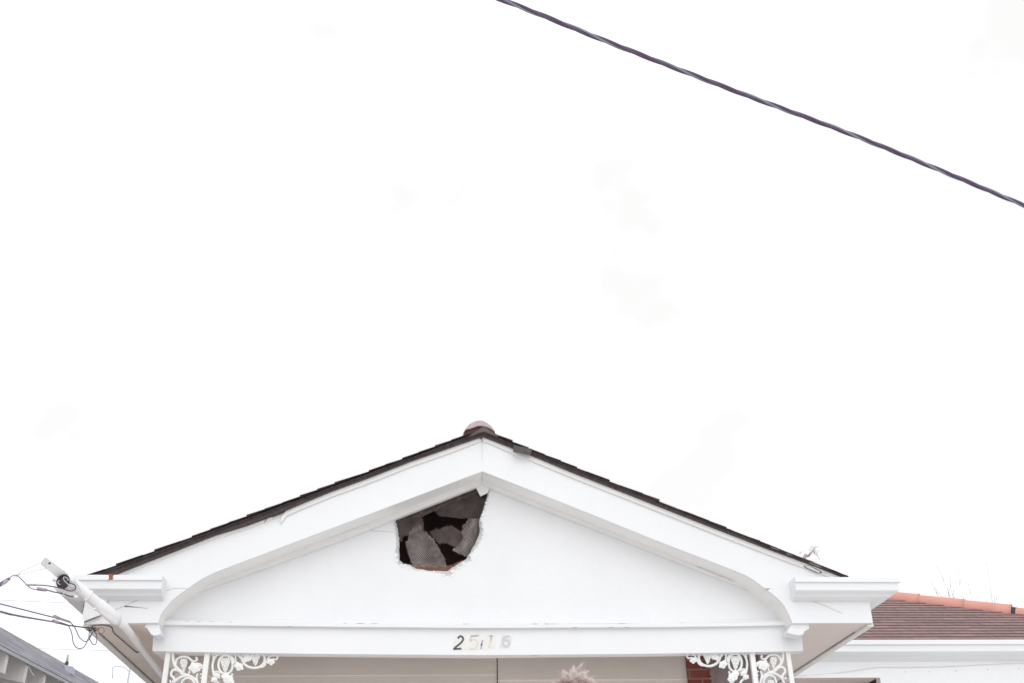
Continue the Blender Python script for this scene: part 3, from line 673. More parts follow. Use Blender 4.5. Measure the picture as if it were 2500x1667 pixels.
    leaf((1280, 640), 110, 82, .9, 66); leaf((1340, 700), 70, 80, .2, 67); leaf((1050, 670), 60, 50, .1, 68); leaf((1110, 600), 60, 48, .8, 69)
iron_post(1); iron_post(-1)

# ================================================================== SERVICE MAST AND CABLES (left)
za = lambda p: zm(p, 8.386, 0, 1340)
zc = lambda p: zm(p, 8.4, 0, 1500)
mast = empty('service_mast', P(289, 1513, -.16)); tag(mast, 'white painted conduit mast with a black weatherhead mouth poking out past the left gutter', 'service mast')
def mline(px):                      # mast axis depth by picture column
    pts = [(103, -.80), (178, -.52), (289, -.20), (303, -.12), (321, .08), (400, 1.25)]
    for (a, ya), (b, yb) in zip(pts, pts[1:]):
        if px <= b: return ya+(yb-ya)*(px-a)/(b-a)
    return 1.3
mp_ = lambda q: [P(x, y, mline(x)) for x, y in q]
MB().tube(mp_([(292, 1516), (303, 1527), (321, 1550), (400, 1650), (425, 1682)]), [.033, .029, .028, .029, .03], 16).build('conduit', M['mast'], mast, smooth=True)
a0, b0 = mp_([(176, 1422), (290, 1514)])
body = MB().tube([a0, a0.lerp(b0, .5), a0.lerp(b0, .54), a0.lerp(b0, .55), a0.lerp(b0, .9), a0.lerp(b0, .97), b0], [.037, .037, .038, .041, .042, .036, .018], 18)
body.build('mast_sleeve', M['mast'], mast, smooth=True)
off = Vector((-.006, -.012, -.02))
MB().tube([a0.lerp(b0, .58)+off, a0.lerp(b0, .8)+off, a0.lerp(b0, .95)+off, a0.lerp(b0, 1.02)+off], [.02, .028, .029, .015], 12).build('cover_plate', M['mast'], mast, smooth=True)
hd = MB(); c = P(166, 1420, mline(166)-.01); hd.ball(c, .052, .06, .05, 14, 10); hd.build('weatherhead', M['mast'], mast, smooth=True)
cc = P(153.8, 1418, mline(160)-.075)
ring = [cc+Vector((.036*math.cos(t), 0, .043*math.sin(t))) for t in [2*math.pi*i/20 for i in range(20)]]
MB().tube(ring, .008, 8, closed=True).build('mouth_rim', M['black'], mast, smooth=True)
md = MB(); md.extr([cc+Vector((.033*math.cos(-t), .004, .043*math.sin(-t))) for t in [2*math.pi*i/20 for i in range(20)]], (0, .03, 0)); md.build('mouth', M['black'], mast)
sq = MB()
for pts in ([(1225, 640), (1190, 660), (1195, 700), (1235, 725)], [(1310, 560), (1300, 600), (1325, 650), (1375, 700), (1450, 780)], [(1320, 565), (1370, 590), (1400, 640)]):
    sq.tube([P(x, y, mline(160)-.088) for x, y in za(pts)], .0045, 6, 4)
sq.build('wire_tails', M['sleeve'], mast, smooth=True)
# flat timber arm at the outer end
a1, b1_ = P(104, 1366, -.82), P(160, 1409, -.60); t_ = (b1_-a1).normalized(); s_ = t_.cross(Vector((0, 1, 0))).normalized()*.027; d_ = Vector((0, .03, 0))
arm = MB().loft([[a1+s_, a1-s_, a1-s_+d_, a1+s_+d_], [b1_+s_*1.15, b1_-s_*1.15, b1_-s_*1.15+d_, b1_+s_*1.15+d_]]); arm.build('anchor_arm', M['mast'], mast, .004)
MB().tube([P(121, 1374, -.86), P(121, 1374, -.80)], .008, 8).build('bolt', M['crack'], mast)
for px_, py_ in ((209, 1462), (231, 1484)):
    MB().tube([P(px_, py_, mline(px_)-.05), P(px_+3, py_+4, mline(px_))], .007, 8).build('strap_bolt', M['mast'], mast)
st_ = MB(); c1 = a0.lerp(b0, .33); ax_ = (b0-a0).normalized(); u_ = ax_.orthogonal().normalized(); v_ = ax_.cross(u_)
st_.tube([c1+(u_*math.cos(t)+v_*math.sin(t))*.040 for t in [2*math.pi*i/24 for i in range(24)]], .0035, 6, closed=True); st_.build('pipe_strap', M['mast'], mast, smooth=True)

def cable(name, segs, label, cat='cable', group=None, top=None):
    root = top or tag(empty(name, segs[0][1][0]), label, cat, group)
    for nm, pts, r_, m_ in segs: MB().tube(pts, r_, 8, 6 if len(pts) > 2 else 0).build(nm, M[m_], root, smooth=True)
    return root
yk = lambda px, lo=-.9, hi=-.62: lo+(hi-lo)*px/190
A = lambda pts, lo=-.9, hi=-.62: [P(x, y, yk(x, lo, hi)) for x, y in za(pts)]
cable('service_drop', [
    ('drop_line', A([(-1800, 1780), (-900, 1240), (0, 720), (190, 600)]), [.012, .012, .014, .010], 'cable_purple'),
    ('wedge_clamp', A([(0, 725), (110, 660), (205, 588)]), [.013, .014, .007], 'sleeve'),
    ('conductor', A([(185, 590), (260, 540), (330, 528), (385, 562), (450, 625), (525, 700)]), .0032, 'cable_purple'),
    ('clamp_loop', A([(270, 575), (330, 545), (390, 490), (395, 510), (340, 555), (270, 578)]), .0022, 'galv'),
    ('bail_wire', A([(390, 480), (810, 282)]), .002, 'galv'), ('bail_wire', A([(400, 515), (700, 440), (925, 385), (1010, 300)]), .002, 'galv'),
    ('splice', A([(525, 722), (735, 732)]), .0075, 'sleeve'),
    ('conductor', A([(730, 730), (900, 737), (1100, 766), (1300, 812), (1430, 850), (1510, 838), (1552, 788), (1535, 738), (1470, 700), (1400, 676), (1365, 655)]), .0042, 'cable'),
    ('conductor', A([(570, 745), (640, 797), (740, 825), (870, 848), (960, 852)]), .0032, 'cable_purple'),
    ('splice', A([(762, 792), (958, 832)]), .0095, 'sleeve'),
    ('conductor', A([(950, 832), (1090, 866), (1200, 892), (1290, 905), (1400, 950), (1515, 968)]), .0045, 'cable'),
    ('connector', A([(1080, 850), (1100, 880)]), .0075, 'sleeve'), ('connector', A([(1290, 890), (1330, 905)]), .0085, 'galv'),
    ('end_fitting', A([(1510, 966), (1595, 978)]), .009, 'mast'),
    ('ground_wire', A([(1590, 975), (1640, 900), (1640, 830), (1590, 730), (1500, 665), (1390, 640), (1360, 650)]), .0026, 'galv')],
    'purple grey service drop clamped to the white mast tip, looping into its black mouth')
B = lambda pts, lo=-1.3, hi=-.02: [P(x, y, lo+(hi-lo)*min(1, x/222)) for x, y in zc(pts)]
cable('phone_cable', [
    ('line', B([(-2500, -800), (-1200, -520), (0, -228), (1100, 50)]), .0042, 'cable_purple'),
    ('splice', B([(1115, 25), (1200, 70)]), .0115, 'sleeve'), ('splice', B([(1190, 62), (1430, 142)]), [.0095, .0075], 'sleeve'),
    ('drip_loop', B([(1425, 140), (1500, 212), (1560, 310), (1610, 430), (1680, 510), (1760, 545), (1830, 500), (1880, 400), (1905, 350)]), .0032, 'cable_purple'),
    ('stay_wire', B([(1440, 142), (1700, 212), (1800, 250)]), .001, 'galv')],
    'upper thin cable from the left with tubular splice and short drip loop under the eave')
cable('communication_cable', [
    ('line', B([(-2500, -620), (-1200, -380), (0, -72), (370, 18), (1090, 140)]), [.006, .006, .006, .0062, .0045], 'cable_purple'),
    ('lashing_wire', B([(-1200, -300), (0, -34), (300, 22), (500, 45)]), .0016, 'galv'),
    ('splice', B([(1095, 120), (1190, 158)]), .0115, 'sleeve'), ('splice', B([(1180, 150), (1400, 215)]), [.009, .006], 'cable_purple'),
    ('drop_tail', B([(1395, 213), (1500, 225), (1640, 245), (1795, 262)]), .0048, 'cable'),
    ('drip_loop', B([(1405, 225), (1450, 310), (1480, 420), (1500, 560), (1550, 650), (1630, 690), (1710, 665), (1770, 580), (1810, 480), (1870, 400), (1905, 340)]), .0034, 'cable_purple'),
    ('coil', B([(1900, 280), (1840, 350), (1824, 430), (1850, 520), (1900, 595), (1942, 608), (1975, 570), (1986, 440), (1960, 370), (1915, 320)]), .0032, 'cable_purple')],
    'lower thicker cable from the left ending in a long drip loop under the eave corner')
hook = empty('cable_hook', P(222, 1532, 0)); tag(hook, 'tangle of clamps with a rusty ring screwed under the left eave corner', 'cable hook')
kb = MB(); rnd = random.Random(2)
for k in range(7):
    p0 = zc([(1780+k*26, 250+rnd.uniform(-12, 40))])[0]; p1 = zc([(1850+k*24, 285+rnd.uniform(-30, 50))])[0]
    kb.tube([P(*p0, -.03), P((p0[0]+p1[0])/2, p1[1]-2, -.045), P(*p1, -.02)], rnd.uniform(.003, .006), 6, 4)
kb.build('clamp', M['flash'], hook, smooth=True)
MB().tube([P(*zc([(2080+60*math.cos(t), 320+66*math.sin(t))])[0], -.02) for t in [2*math.pi*i/20 for i in range(20)]], .0022, 6, closed=True).build('rusty_ring', M['lath_rust'], hook, smooth=True)
MB().tube([P(*q, .0) for q in zc([(1960, 300), (2010, 300), (2060, 250)])], .004, 6).build('hook_screw', M['rust'], hook)
z1 = lambda p: zm(p, 4.273, 0, 1300)
sw = [hit(x, y, Vector((0, 0, zbox-.006)), Vector((0, 0, 1))) for x, y in z1([(960, 975), (1010, 960), (1100, 962), (1165, 985), (1185, 1040), (1270, 1115), (1410, 1235), (1450, 1240), (1490, 1228)])]
for p in sw[:3]: p.y = max(p.y, .02)
tag(MB().tube(sw, .0035, 6, 5).build('soffit_wire', M['flash'], smooth=True), 'thin grey wire stapled along the underside of the left eave', 'wire')

# ================================================================== TWISTED SERVICE CABLE overhead
zt = [P(1217, 0, 0)]
def depthp(px, py, d):
    r_ = ray(px, py); return CAM + r_*(d/F)
pl = [depthp(560, -235, 4.0), depthp(880, -122, 4.35), depthp(1227, 1, 4.7), depthp(1499, 109, 4.8), depthp(1800, 225, 4.9), depthp(2115, 343, 5.0), depthp(2500, 502, 5.15), depthp(2800, 632, 5.4), depthp(3300, 862, 5.8)]
cen = []
for i in range(len(pl)-1):
    g = lambda q: pl[max(0, min(len(pl)-1, q))]
    p0, p1, p2, p3 = g(i-1), g(i), g(i+1), g(i+2)
    for t in range(60):
        u = t/60; cen.append(.5*((2*p1)+(p2-p0)*u+(2*p0-5*p1+4*p2-p3)*u*u+(3*p1-p0-3*p2+p3)*u**3))
tw = empty('twisted_cable', cen[0]); tag(tw, 'thick dark twisted power cable sloping across the white sky above the roof', 'cable')
L0 = 0; ph = [0]
for i in range(1, len(cen)):
    L0 += (cen[i]-cen[i-1]).length; ph.append(L0)
for k, (rad, off_, m_, nm) in enumerate(((.0070, .0056, 'cable', 'insulated_strand'), (.0070, .0056, 'cable', 'insulated_strand'), (.0052, .0078, 'cable_grey', 'bare_strand'))):
    pts = []
    for i, c in enumerate(cen):
        t = (cen[min(len(cen)-1, i+1)]-cen[max(0, i-1)]).normalized(); u_ = Vector((0, 1, 0)); u_ = (u_-t*u_.dot(t)).normalized(); v_ = t.cross(u_)
        a_ = 2*math.pi*(ph[i]/.445)+k*2*math.pi/3
        pts.append(c+(u_*math.cos(a_)+v_*math.sin(a_))*off_)
    MB().tube(pts, rad, 10).build(nm, M[m_], tw, smooth=True)

# ================================================================== LEFT NEIGHBOUR
def plane_courses(root, O, U, V, n_, lenU, lenV, expo, thick, m, name, clip=None):
    """overlapping strips on a roof plane; O eave corner, U along eave, V up the slope"""
    mb = MB(); k = int(lenV/expo); rnd = random.Random(k)
    for i in range(k+1):
        v0, v1 = i*expo, min(lenV, i*expo+expo*1.25)
        if v1-v0 < .02: continue
        mb.v; a = O+V*v0; b = O+V*v1
        u0, u1 = (0, lenU) if clip is None else clip(v0)
        q = [a+U*u0+n_*.001, a+U*u0+n_*thick, b+U*u0+n_*.003, b+U*u0+n_*.001]
        mb.loft([q, [p+U*(u1-u0) for p in q]])
    return mb
def obj_in_frame(mb, name, m, root, O, U, V, n_):
    """store mesh in the roof plane's own frame so its texture follows the plane"""
    mw = Matrix(((U.x, V.x, n_.x, O.x), (U.y, V.y, n_.y, O.y), (U.z, V.z, n_.z, O.z), (0, 0, 0, 1)))
    inv = mw.inverted(); mb.v = [tuple(inv @ Vector(p)) for p in mb.v]
    o = mb.build(name, m); o.parent = root; o.matrix_local = Matrix.Translation(-root.location) @ mw
    return o
nh = empty('neighbour_house', (-4.5, 2, 0)); tag(nh, 'grey shingled house at the left edge with white rafter tails', 'house')
e0 = P(0, 1573, 2.0); ze = e0.z
def at_z(px, py, z): return hit(px, py, Vector((0, 0, z)), Vector((0, 0, 1)))
e1 = at_z(178, 1667, ze); U = (e1-e0); U.z = 0; U.normalize()
side = Vector((-U.y, U.x, 0))                 # to the left
if side.x > 0: side = -side
E0 = e0-U*4.0; LEN = 14
# ridge position from the upper outline (0,1532)
sl = R(38)
V = (side*math.cos(sl)+Vector((0, 0, 1))*math.sin(sl)).normalized(); nr = U.cross(V); nr = nr if nr.z > 0 else -nr
rd = hit(0, 1534, e0, nr); lv = abs((rd-e0).dot(V))
print('lvraw', lv); lv = min(max(lv, .35), 5)
mb = plane_courses(nh, E0, U, V, nr, LEN, lv, .08, .0035, None, 'roof'); obj_in_frame(mb, 'roof_shingles', M['shingle_grey'], nh, E0, U, V, nr)
deckm = MB(); q = [E0+side*0, E0-nr*.03, E0+V*lv-nr*.03, E0+V*lv]; deckm.loft([q, [p+U*LEN for p in q]]); deckm.build('roof_deck', M['brown_soffit'], nh)
V2 = (side*math.cos(sl)-Vector((0, 0, 1))*math.sin(sl)).normalized(); n2 = U.cross(V2); n2 = n2 if n2.z > 0 else -n2
O2 = E0+V*lv; q = [O2, O2-n2*.03, O2+V2*lv-n2*.03, O2+V2*lv]; mm = MB(); mm.loft([q, [p+U*LEN for p in q]]); mm.build('roof_slope', M['shingle'], nh)
dz_ = Vector((0, 0, 1))
mm = MB(); q = [E0-nr*.002, E0-nr*.002-dz_*.03, E0+side*.02-dz_*.03, E0+side*.02]; mm.loft([q, [p+U*LEN for p in q]]); mm.build('drip_edge', M['galv'], nh)
SB = .7                                      # overhang depth
wl0 = E0+side*SB+V*0; mm = MB(); top = ze+SB*math.tan(sl)-.04
q = [Vector((wl0.x, wl0.y, 0)), Vector((wl0.x, wl0.y, top)), Vector((wl0.x, wl0.y, top))+side*.1, Vector((wl0.x, wl0.y, 0))+side*.1]
mm.loft([q, [p+U*LEN for p in q]]); mm.build('wall', M['siding'], nh)
for hh in (.18, .36, .54, .72):
    mm = MB(); q = [wl0-dz_*hh-side*.004, wl0-dz_*(hh+.008)-side*.004, wl0-dz_*(hh+.008)+side*.01, wl0-dz_*hh+side*.01]; mm.loft([q, [p+U*LEN for p in q]]); mm.build('siding_joint', M['crack'], nh)
# rafter tails
def tail(px):
    g = hit(px, 1600, e0+side*.03, side); return (g-E0).dot(U)
u_t = tail(16); sp = tail(69)-tail(16)
print('rafter spacing', sp, 'lv', lv)
sp = max(.3, min(.7, sp))
for k in range(-3, 14):
    s0 = u_t+k*sp; b0_ = E0+U*s0+side*.03
    q = [b0_-dz_*.03, b0_-dz_*.20, b0_+side*(SB-.03)-dz_*.20+dz_*math.tan(sl)*.2, b0_+side*(SB-.03)+dz_*(math.tan(sl)*(SB-.03)-.04)]
    mm = MB(); mm.loft([q, [p+U*.05 for p in q]]); mm.build('rafter_tail', M['wood'], nh, .003)
# dangling wire at a tail
wq = [P(x, y, 2.4) for x, y in zc([(580, 1050), (620, 1130), (670, 1210), (710, 1255)])]
tag(MB().tube(wq, .004, 6, 4).build('dangling_wire', M['galv'], smooth=True), 'short pale wire dangling between the left rafter tails', 'wire')
# roof vent
vt = empty('roof_vent', hit(167, 1640, e0, nr)); tag(vt, 'small blue grey vent box with a white pipe on the left roof', 'roof vent')
c = Vector(vt.location)
q = [P(157.5, 1623, c.y-.04), P(176.5, 1625, c.y-.04), P(176, 1646, c.y-.04), P(168, 1642, c.y-.04), P(157, 1634, c.y-.04)]
MB().extr(q[::-1], (0, .09, 0)).build('flashing_box', mat('pale_blue_metal', (.46, .49, .58), .4, .1, 20), vt, .004)
MB().tube([P(162, 1621, c.y), P(164, 1614, c.y)], [.022, .018], 10).build('boot', M['flash'], vt)
MB().tube([P(164, 1616, c.y), P(165.5, 1597, c.y)], .0125, 10).build('pipe', M['galv'], vt, smooth=True)
MB().tube([P(157, 1636, c.y-.05), P(172, 1648, c.y-.05)], .007, 6).build('tar_seal', M['black'], vt)

# distant street lamp
Yl = 28
sl_ = empty('street_lamp', P(316, 1700, Yl)); sl_.location.z = 0; tag(sl_, 'distant pale street lamp with a curved arm between the two left roofs', 'street lamp')
pt = P(319, 1622, Yl); MB().tube([(pt.x-.1, Yl, 0), (pt.x-.05, Yl, pt.z*.6), pt], [.07, .045, .028], 10).build('pole', M['galv'], sl_, smooth=True)
MB().tube([P(x, y, Yl) for x, y in z1([(1340, 1440), (1300, 1405), (1240, 1390), (1190, 1395), (1175, 1420)])], .016, 8, 5).build('arm', M['galv'], sl_, smooth=True)
MB().tube([P(x, y, Yl) for x, y in z1([(1175, 1400), (1173, 1450), (1171, 1515)])], .018, 8).build('lamp_head', M['galv'], sl_, smooth=True)
for a_, b_, lab in (((-40, 1462), (175, 1471), 'faint distant wire crossing the sky behind the mast'), ((60, 1581), (300, 1588), 'faint distant wire above the left roof beside the street lamp')):
    tag(MB().tube([P(*a_, 30), P(*b_, 30)], .012, 5).build('distant_wire', M['galv']), lab, 'wire')

# ================================================================== RIGHT NEIGHBOUR
YN = 2.6
rn = empty('neighbour_house', (P(2300, 1600, YN).x, YN+2, 0)); tag(rn, 'white house on the right with a brown red shingle roof and terracotta hip tiles', 'house')
x0 = P(1890, 1600, YN).x; x1 = x0+9.5
prof = [(.15, 1560.5), (.15, 1571.5), (.13, 1573.5), (.127, 1589), (.09, 1597), (.05, 1603), (.045, 1604.5), (0, 1613.5), (0, 1560.5)]
pz = [(o, P(2250, py, YN-o).z) for o, py in prof]
mm = MB(); mm.loft([[(x0-.1, YN-o, z) for o, z in pz], [(x1+o, YN-o, z) for o, z in pz], [(x1+o, YN+9, z) for o, z in pz]]); mm.build('gutter', M['white'], rn, .0012)
zf = P(2250, 1613.5, YN).z
zo = P(2060, 1651, YN+.001).z; xo1 = P(2148, 1652, YN).x
nw = MB(); nw.box(x0, x1, YN+.001, YN+.1, zo, zf+.2); nw.build('wall', M['stucco'], rn)
nw = MB(); nw.box(xo1, x1, YN+.0, YN+.1, 0, zo-.0001); nw.build('wall', M['stucco'], rn)
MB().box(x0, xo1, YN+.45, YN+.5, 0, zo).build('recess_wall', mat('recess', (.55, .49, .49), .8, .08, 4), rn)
MB().box(x0, xo1, YN+.02, YN+.45, zo-.001, zo+.03).build('recess_ceiling', M['soffit'], rn)
MB().box(x0, xo1-.0, YN-.012, YN+.0, zo-.012, zo+.03).build('lintel_trim', M['trim'], rn, .003)
MB().box(x0, x1, YN+8.9, YN+9, 0, zf).build('rear_wall', M['stucco'], rn)
MB().box(x1-.1, x1-.0005, YN+.101, YN+8.9, 0, zf+.2).build('side_wall', M['stucco'], rn)
wv = MB(); wv.tube([P(x, y, YN-.012) for x, y in zm([(160, 1362), (400, 1350), (600, 1330), (800, 1300), (960, 1280), (1200, 1280), (1600, 1272), (2000, 1252), (2352, 1238), (2800, 1225)], 3.92, 1900, 1300)], .004, 6, 5)
tag(wv.build('wall_cable', M['trim'], smooth=True), 'thin white cable sagging along the wall of the right house under its gutter', 'cable')
for a_, b_ in zm([(1215, 1328), (1700, 1320), (2005, 1308), (2305, 1298), (1445, 1327)], 3.92, 1900, 1300):
    MB().tube([P(a_, b_, YN-.003), P(a_, b_, YN+.004)], .0045, 8).build('rust_spot', M['lath_rust'] if a_ > 2400 and a_ < 2420 else M['hair_crack'], rn)
# roof plane
slr = R(27)
On = Vector((x0-1.5, YN-.13, pz[0][1]-.004)); Un = Vector((1, 0, 0)); Vn = Vector((0, math.cos(slr), math.sin(slr))); nn = Un.cross(Vn)
ha = hit(2165, 1458, On, nn); hb = hit(2500, 1498, On, nn)
hd_ = (ha-hb).normalized()
va, vb = (ha-On).dot(Vn), (hb-On).dot(Vn); ua, ub = (ha-On).dot(Un), (hb-On).dot(Un)
print('hip', ha, hb, va, vb, ua, ub)
sl2 = (ub-ua)/(vb-va)                         # du per dv along the hip (negative)
uE = ub-vb*sl2; vtop = va+2.2
lenV = vtop
clip = lambda v: (0, max(.05, ua+(v-va)*sl2))
mb = plane_courses(rn, On, Un, Vn, nn, uE, lenV, .125, .012, None, '', clip)
# trim each strip's left end at x0-1.5
obj_in_frame(mb, 'roof_shingles', M['shingle_red'], rn, On, Un, Vn, nn)
def pl_pt(u, v): return On+Un*u+Vn*v
topu = ua+(vtop-va)*sl2
mm = MB(); mm.face([pl_pt(0, 0)-nn*.012, pl_pt(uE, 0)-nn*.012, pl_pt(max(0, topu), vtop)-nn*.012, pl_pt(0, vtop)-nn*.012]); mm.build('roof_deck', M['tar'], rn)
pk = pl_pt(max(0, topu), vtop)-nn*.012; cn = pl_pt(uE, 0)-nn*.012
mm = MB(); mm.face([cn, cn+Vector((0, 9, 0)), Vector((pk.x, pk.y+3, pk.z)), pk]); mm.face([pl_pt(0, vtop)-nn*.012, pk, Vector((pk.x, pk.y+3, pk.z)), pl_pt(0, vtop)-nn*.012+Vector((0, 3, 0))]); mm.build('roof_slope', M['shingle'], rn)
# terracotta barrel tiles on the hip; the wide mouth of each opens downhill to the right
ct = [2104-4, 2148+95, 2352, 2466]             # px of lower tile mouths
hipdir = (hb-ha).normalized(); hl = (hb-ha).length
def hip_at_px(px):
    lo, hi = -6.0, 12.0
    for _ in range(40):
        m_ = (lo+hi)/2; p = ha+hipdir*m_; r_ = p-CAM; v = Vector((right.dot(r_), up.dot(r_), -back.dot(r_))); x = 1250+F*v.x/v.z
        if x < px: lo = m_
        else: hi = m_
    return lo
mouths = [hip_at_px(p) for p in (2244, 2353, 2470)]
tl_ = mouths[1]-mouths[0]; tl2 = mouths[2]-mouths[1]
print('tile lens', tl_, tl2)
Lt = (tl_+tl2)/2
upn = (nn+Vector((.45, 0, .6))*.4).normalized(); upn = (upn-hipdir*upn.dot(hipdir)).normalized(); sdn = hipdir.cross(upn).normalized()
def hip_tile(s0, s1, r0, r1, lift=0):
    mb = MB(); th = .012; n_ = 16; rings = []
    for s, r_ in ((s0, r0), (s1-.012, r1), (s1-.012, r1+.007), (s1, r1+.007)):
        c = ha+hipdir*s+upn*(lift-.015)
        o_ = [c+(sdn*math.cos(a)+upn*math.sin(a))*r_ for a in [math.pi*i/n_ for i in range(n_+1)]]
        i_ = [c+(sdn*math.cos(a)+upn*math.sin(a))*(r_-th-(.007 if r_ > r1 else 0)) for a in [math.pi*(n_-i)/n_ for i in range(n_+1)]]
        rings.append(o_+i_)
    mb.loft(rings); return mb.build('hip_tile', M['tile'], rn, smooth=False)
rt = 20.5/2/ (F/ (ha-CAM).length) * 1.05
print('rt', rt)
rt = .105
m0 = mouths[0]
for k in range(-5, 1): hip_tile(m0+(k-1)*Lt-.03, m0+k*Lt, rt*.90, rt)
hip_tile(mouths[0]-.03, mouths[1], rt*.90, rt); hip_tile(mouths[1]-.03, mouths[2], rt*.90, rt, .002)
s = mouths[2]+.045
for k in range(14): hip_tile(s, s+Lt+.02, rt*.88, rt, -.012); s += Lt
mm = MB(); c = ha+hipdir*(mouths[2]-.08)-upn*.015; c2 = ha+hipdir*(mouths[2]+.2)-upn*.02
mm.tube([c, c2], rt*.8, 16); mm.build('hip_mouth_shade', M['black'], rn)  # solid black plug stands in for shade inside the open tile mouth

# ================================================================== BARE TREES
def bare_tree(name, base, top, spread, label, r0, depth=5, seed=1, m='bark', group='bare trees behind the right house'):
    rnd = random.Random(seed); tr = empty(name, base); tag(tr, label, 'tree', group)
    tk = MB(); cr_ = MB(); base, top = Vector(base), Vector(top); Hh = (top-base)
    fork = base+Hh*.55
    tk.tube([base, base.lerp(fork, .5)+Vector((rnd.uniform(-.1, .1), 0, 0)), fork], [r0, r0*.75, r0*.55], 8, 3); tk.build('trunk', M[m], tr, smooth=True)
    def br(p, d, l, r_, lev):
        if lev == 0 or r_ < .0015: return
        pts = [p]; q = p; dd = d.copy()
        for s_ in range(4):
            dd = (dd+Vector((rnd.uniform(-.16, .16), rnd.uniform(-.16, .16), rnd.uniform(0, .22)))).normalized(); q = q+dd*l/4; pts.append(q)
        cr_.tube(pts, [r_, r_*.85, r_*.7, r_*.6, r_*.45], 5)
        for s_ in range(rnd.randint(3, 4)):
            k = rnd.randint(1, 4); nd = (dd+Vector((rnd.uniform(-1, 1), rnd.uniform(-1, 1), rnd.uniform(-.1, .7)))*spread).normalized()
            br(pts[k], nd, l*rnd.uniform(.55, .8), r_*.5, lev-1)
    for s_ in range(3 if r0 > .1 else 2):
        br(base+Hh*rnd.uniform(.5, .56), Vector((rnd.uniform(-.1, .1), rnd.uniform(-.2, .2), 1)).normalized(), Hh.length*.24, r0*.4, depth)
    cr_.build('branches', M[m], tr, smooth=True)
def ground_under(p): return (p.x, p.y, 0)
for px_, ptop, Y_, r_, sd_, lab in ((2322, 1402, 30, .11, 3, 'bare tree with the tallest twiggy crown above the right roof hip'), (2355, 1412, 33, .06, 8, 'slender bare tree just right of the tallest one above the right roof'), (2375, 1446, 32, .06, 5, 'low bare tree whose tips barely clear the right roof hip')):
    tp = P(px_, ptop, Y_); bare_tree('bare_tree', ground_under(tp), tp, .5 if r_ > .1 else .22, lab, r_, 4 if r_ > .1 else 3, sd_)
# bare branch behind the gable
tp = P(1990, 1326, 11); bt_ = empty('bare_tree', ground_under(tp)); tag(bt_, 'stubby bare branch tip poking above the right end of the gable roof', 'tree', 'bare trees behind the right house')
zz8 = lambda p: [P(x, y, 11) for x, y in zm(p, 5.873, 1880, 1300)]
b0_ = zz8([(545, 335)])[0]
MB().tube([(b0_.x-.6, 11, 0), (b0_.x-.4, 11, b0_.z*.6), b0_-Vector((.12, 0, .25)), b0_], [.14, .09, .04, .026], 8, 4).build('trunk', M['bark'], bt_, smooth=True)
tb = MB()
tb.tube(zz8([(545, 335), (580, 290), (620, 250), (645, 210), (650, 160)]), [.026, .022, .015, .006, .003], 6)
tb.tube(zz8([(625, 290), (665, 310), (700, 350), (715, 385)]), [.014, .01, .008, .006], 5)
tb.tube(zz8([(610, 270), (640, 275), (645, 250)]), [.01, .012, .008], 5)
rnd = random.Random(4)
for k in range(46):
    a = (rnd.uniform(560, 680), rnd.uniform(200, 330)); an = rnd.uniform(-2.6, -.3); l_ = rnd.uniform(30, 110)
    tb.tube(zz8([a, (a[0]+math.cos(an)*l_*.5, a[1]+math.sin(an)*l_*.5+5), (a[0]+math.cos(an+.3)*l_, a[1]+math.sin(an+.3)*l_)]), [.003, .0022, .001], 4)
for k in range(14):
    a = (rnd.uniform(420, 460), rnd.uniform(270, 310)); an = rnd.uniform(-2.6, -.5); l_ = rnd.uniform(20, 60)
    tb.tube(zz8([a, (a[0]+math.cos(an)*l_, a[1]+math.sin(an)*l_)]), [.003, .001], 4)
tb.build('branches', M['bark'], bt_, smooth=True)

# ================================================================== PERSON below the frame, only the hair shows
YPn = -2.4
hc = P(1408, 1721, YPn)                        # skull centre
floor_z = .17
MBs = MB().box(hc.x-.8, hc.x+.8, YPn-.5, YPn+.5, .041, floor_z); tag(MBs.build('landing_slab', M['concrete'], bevel=.01), 'concrete landing slab in front of the steps', 'slab')
pe = empty('person', (hc.x, YPn, floor_z)); tag(pe, 'person in front of the porch, only their tousled pale hair showing at the bottom edge', 'person')
hz = hc.z-floor_z
def v3(x, y, z): return Vector((x, y, z))
J = {}
sh = hz-.30; hip_ = hz*.54; kn = hz*.29
chain = [('hip', v3(0, .02, hip_), (.155, .11)), ('waist', v3(0, .01, hip_+.16), (.13, .095)), ('chest', v3(0, 0, sh-.14), (.155, .11)), ('shl', v3(0, .01, sh), (.13, .085)), ('neck', v3(0, .01, sh+.08), (.055, .055)), ('jaw', v3(0, -.01, hz-.10), (.062, .075)), ('head', v3(0, 0, hz), (.078, .098)), ('crown', v3(0, .01, hz+.075), (.048, .058))]
names = {}; verts = []; edges = []; rad = []
for i, (nm, p, r_) in enumerate(chain):
    names[nm] = i; verts.append(p); rad.append(r_)
    if i: edges.append((i-1, i))
def addc(start, lst):
    prev = names[start]
    for nm, p, r_ in lst:
        names[nm] = len(verts); verts.append(p); rad.append((r_, r_)); edges.append((prev, names[nm])); prev = names[nm]
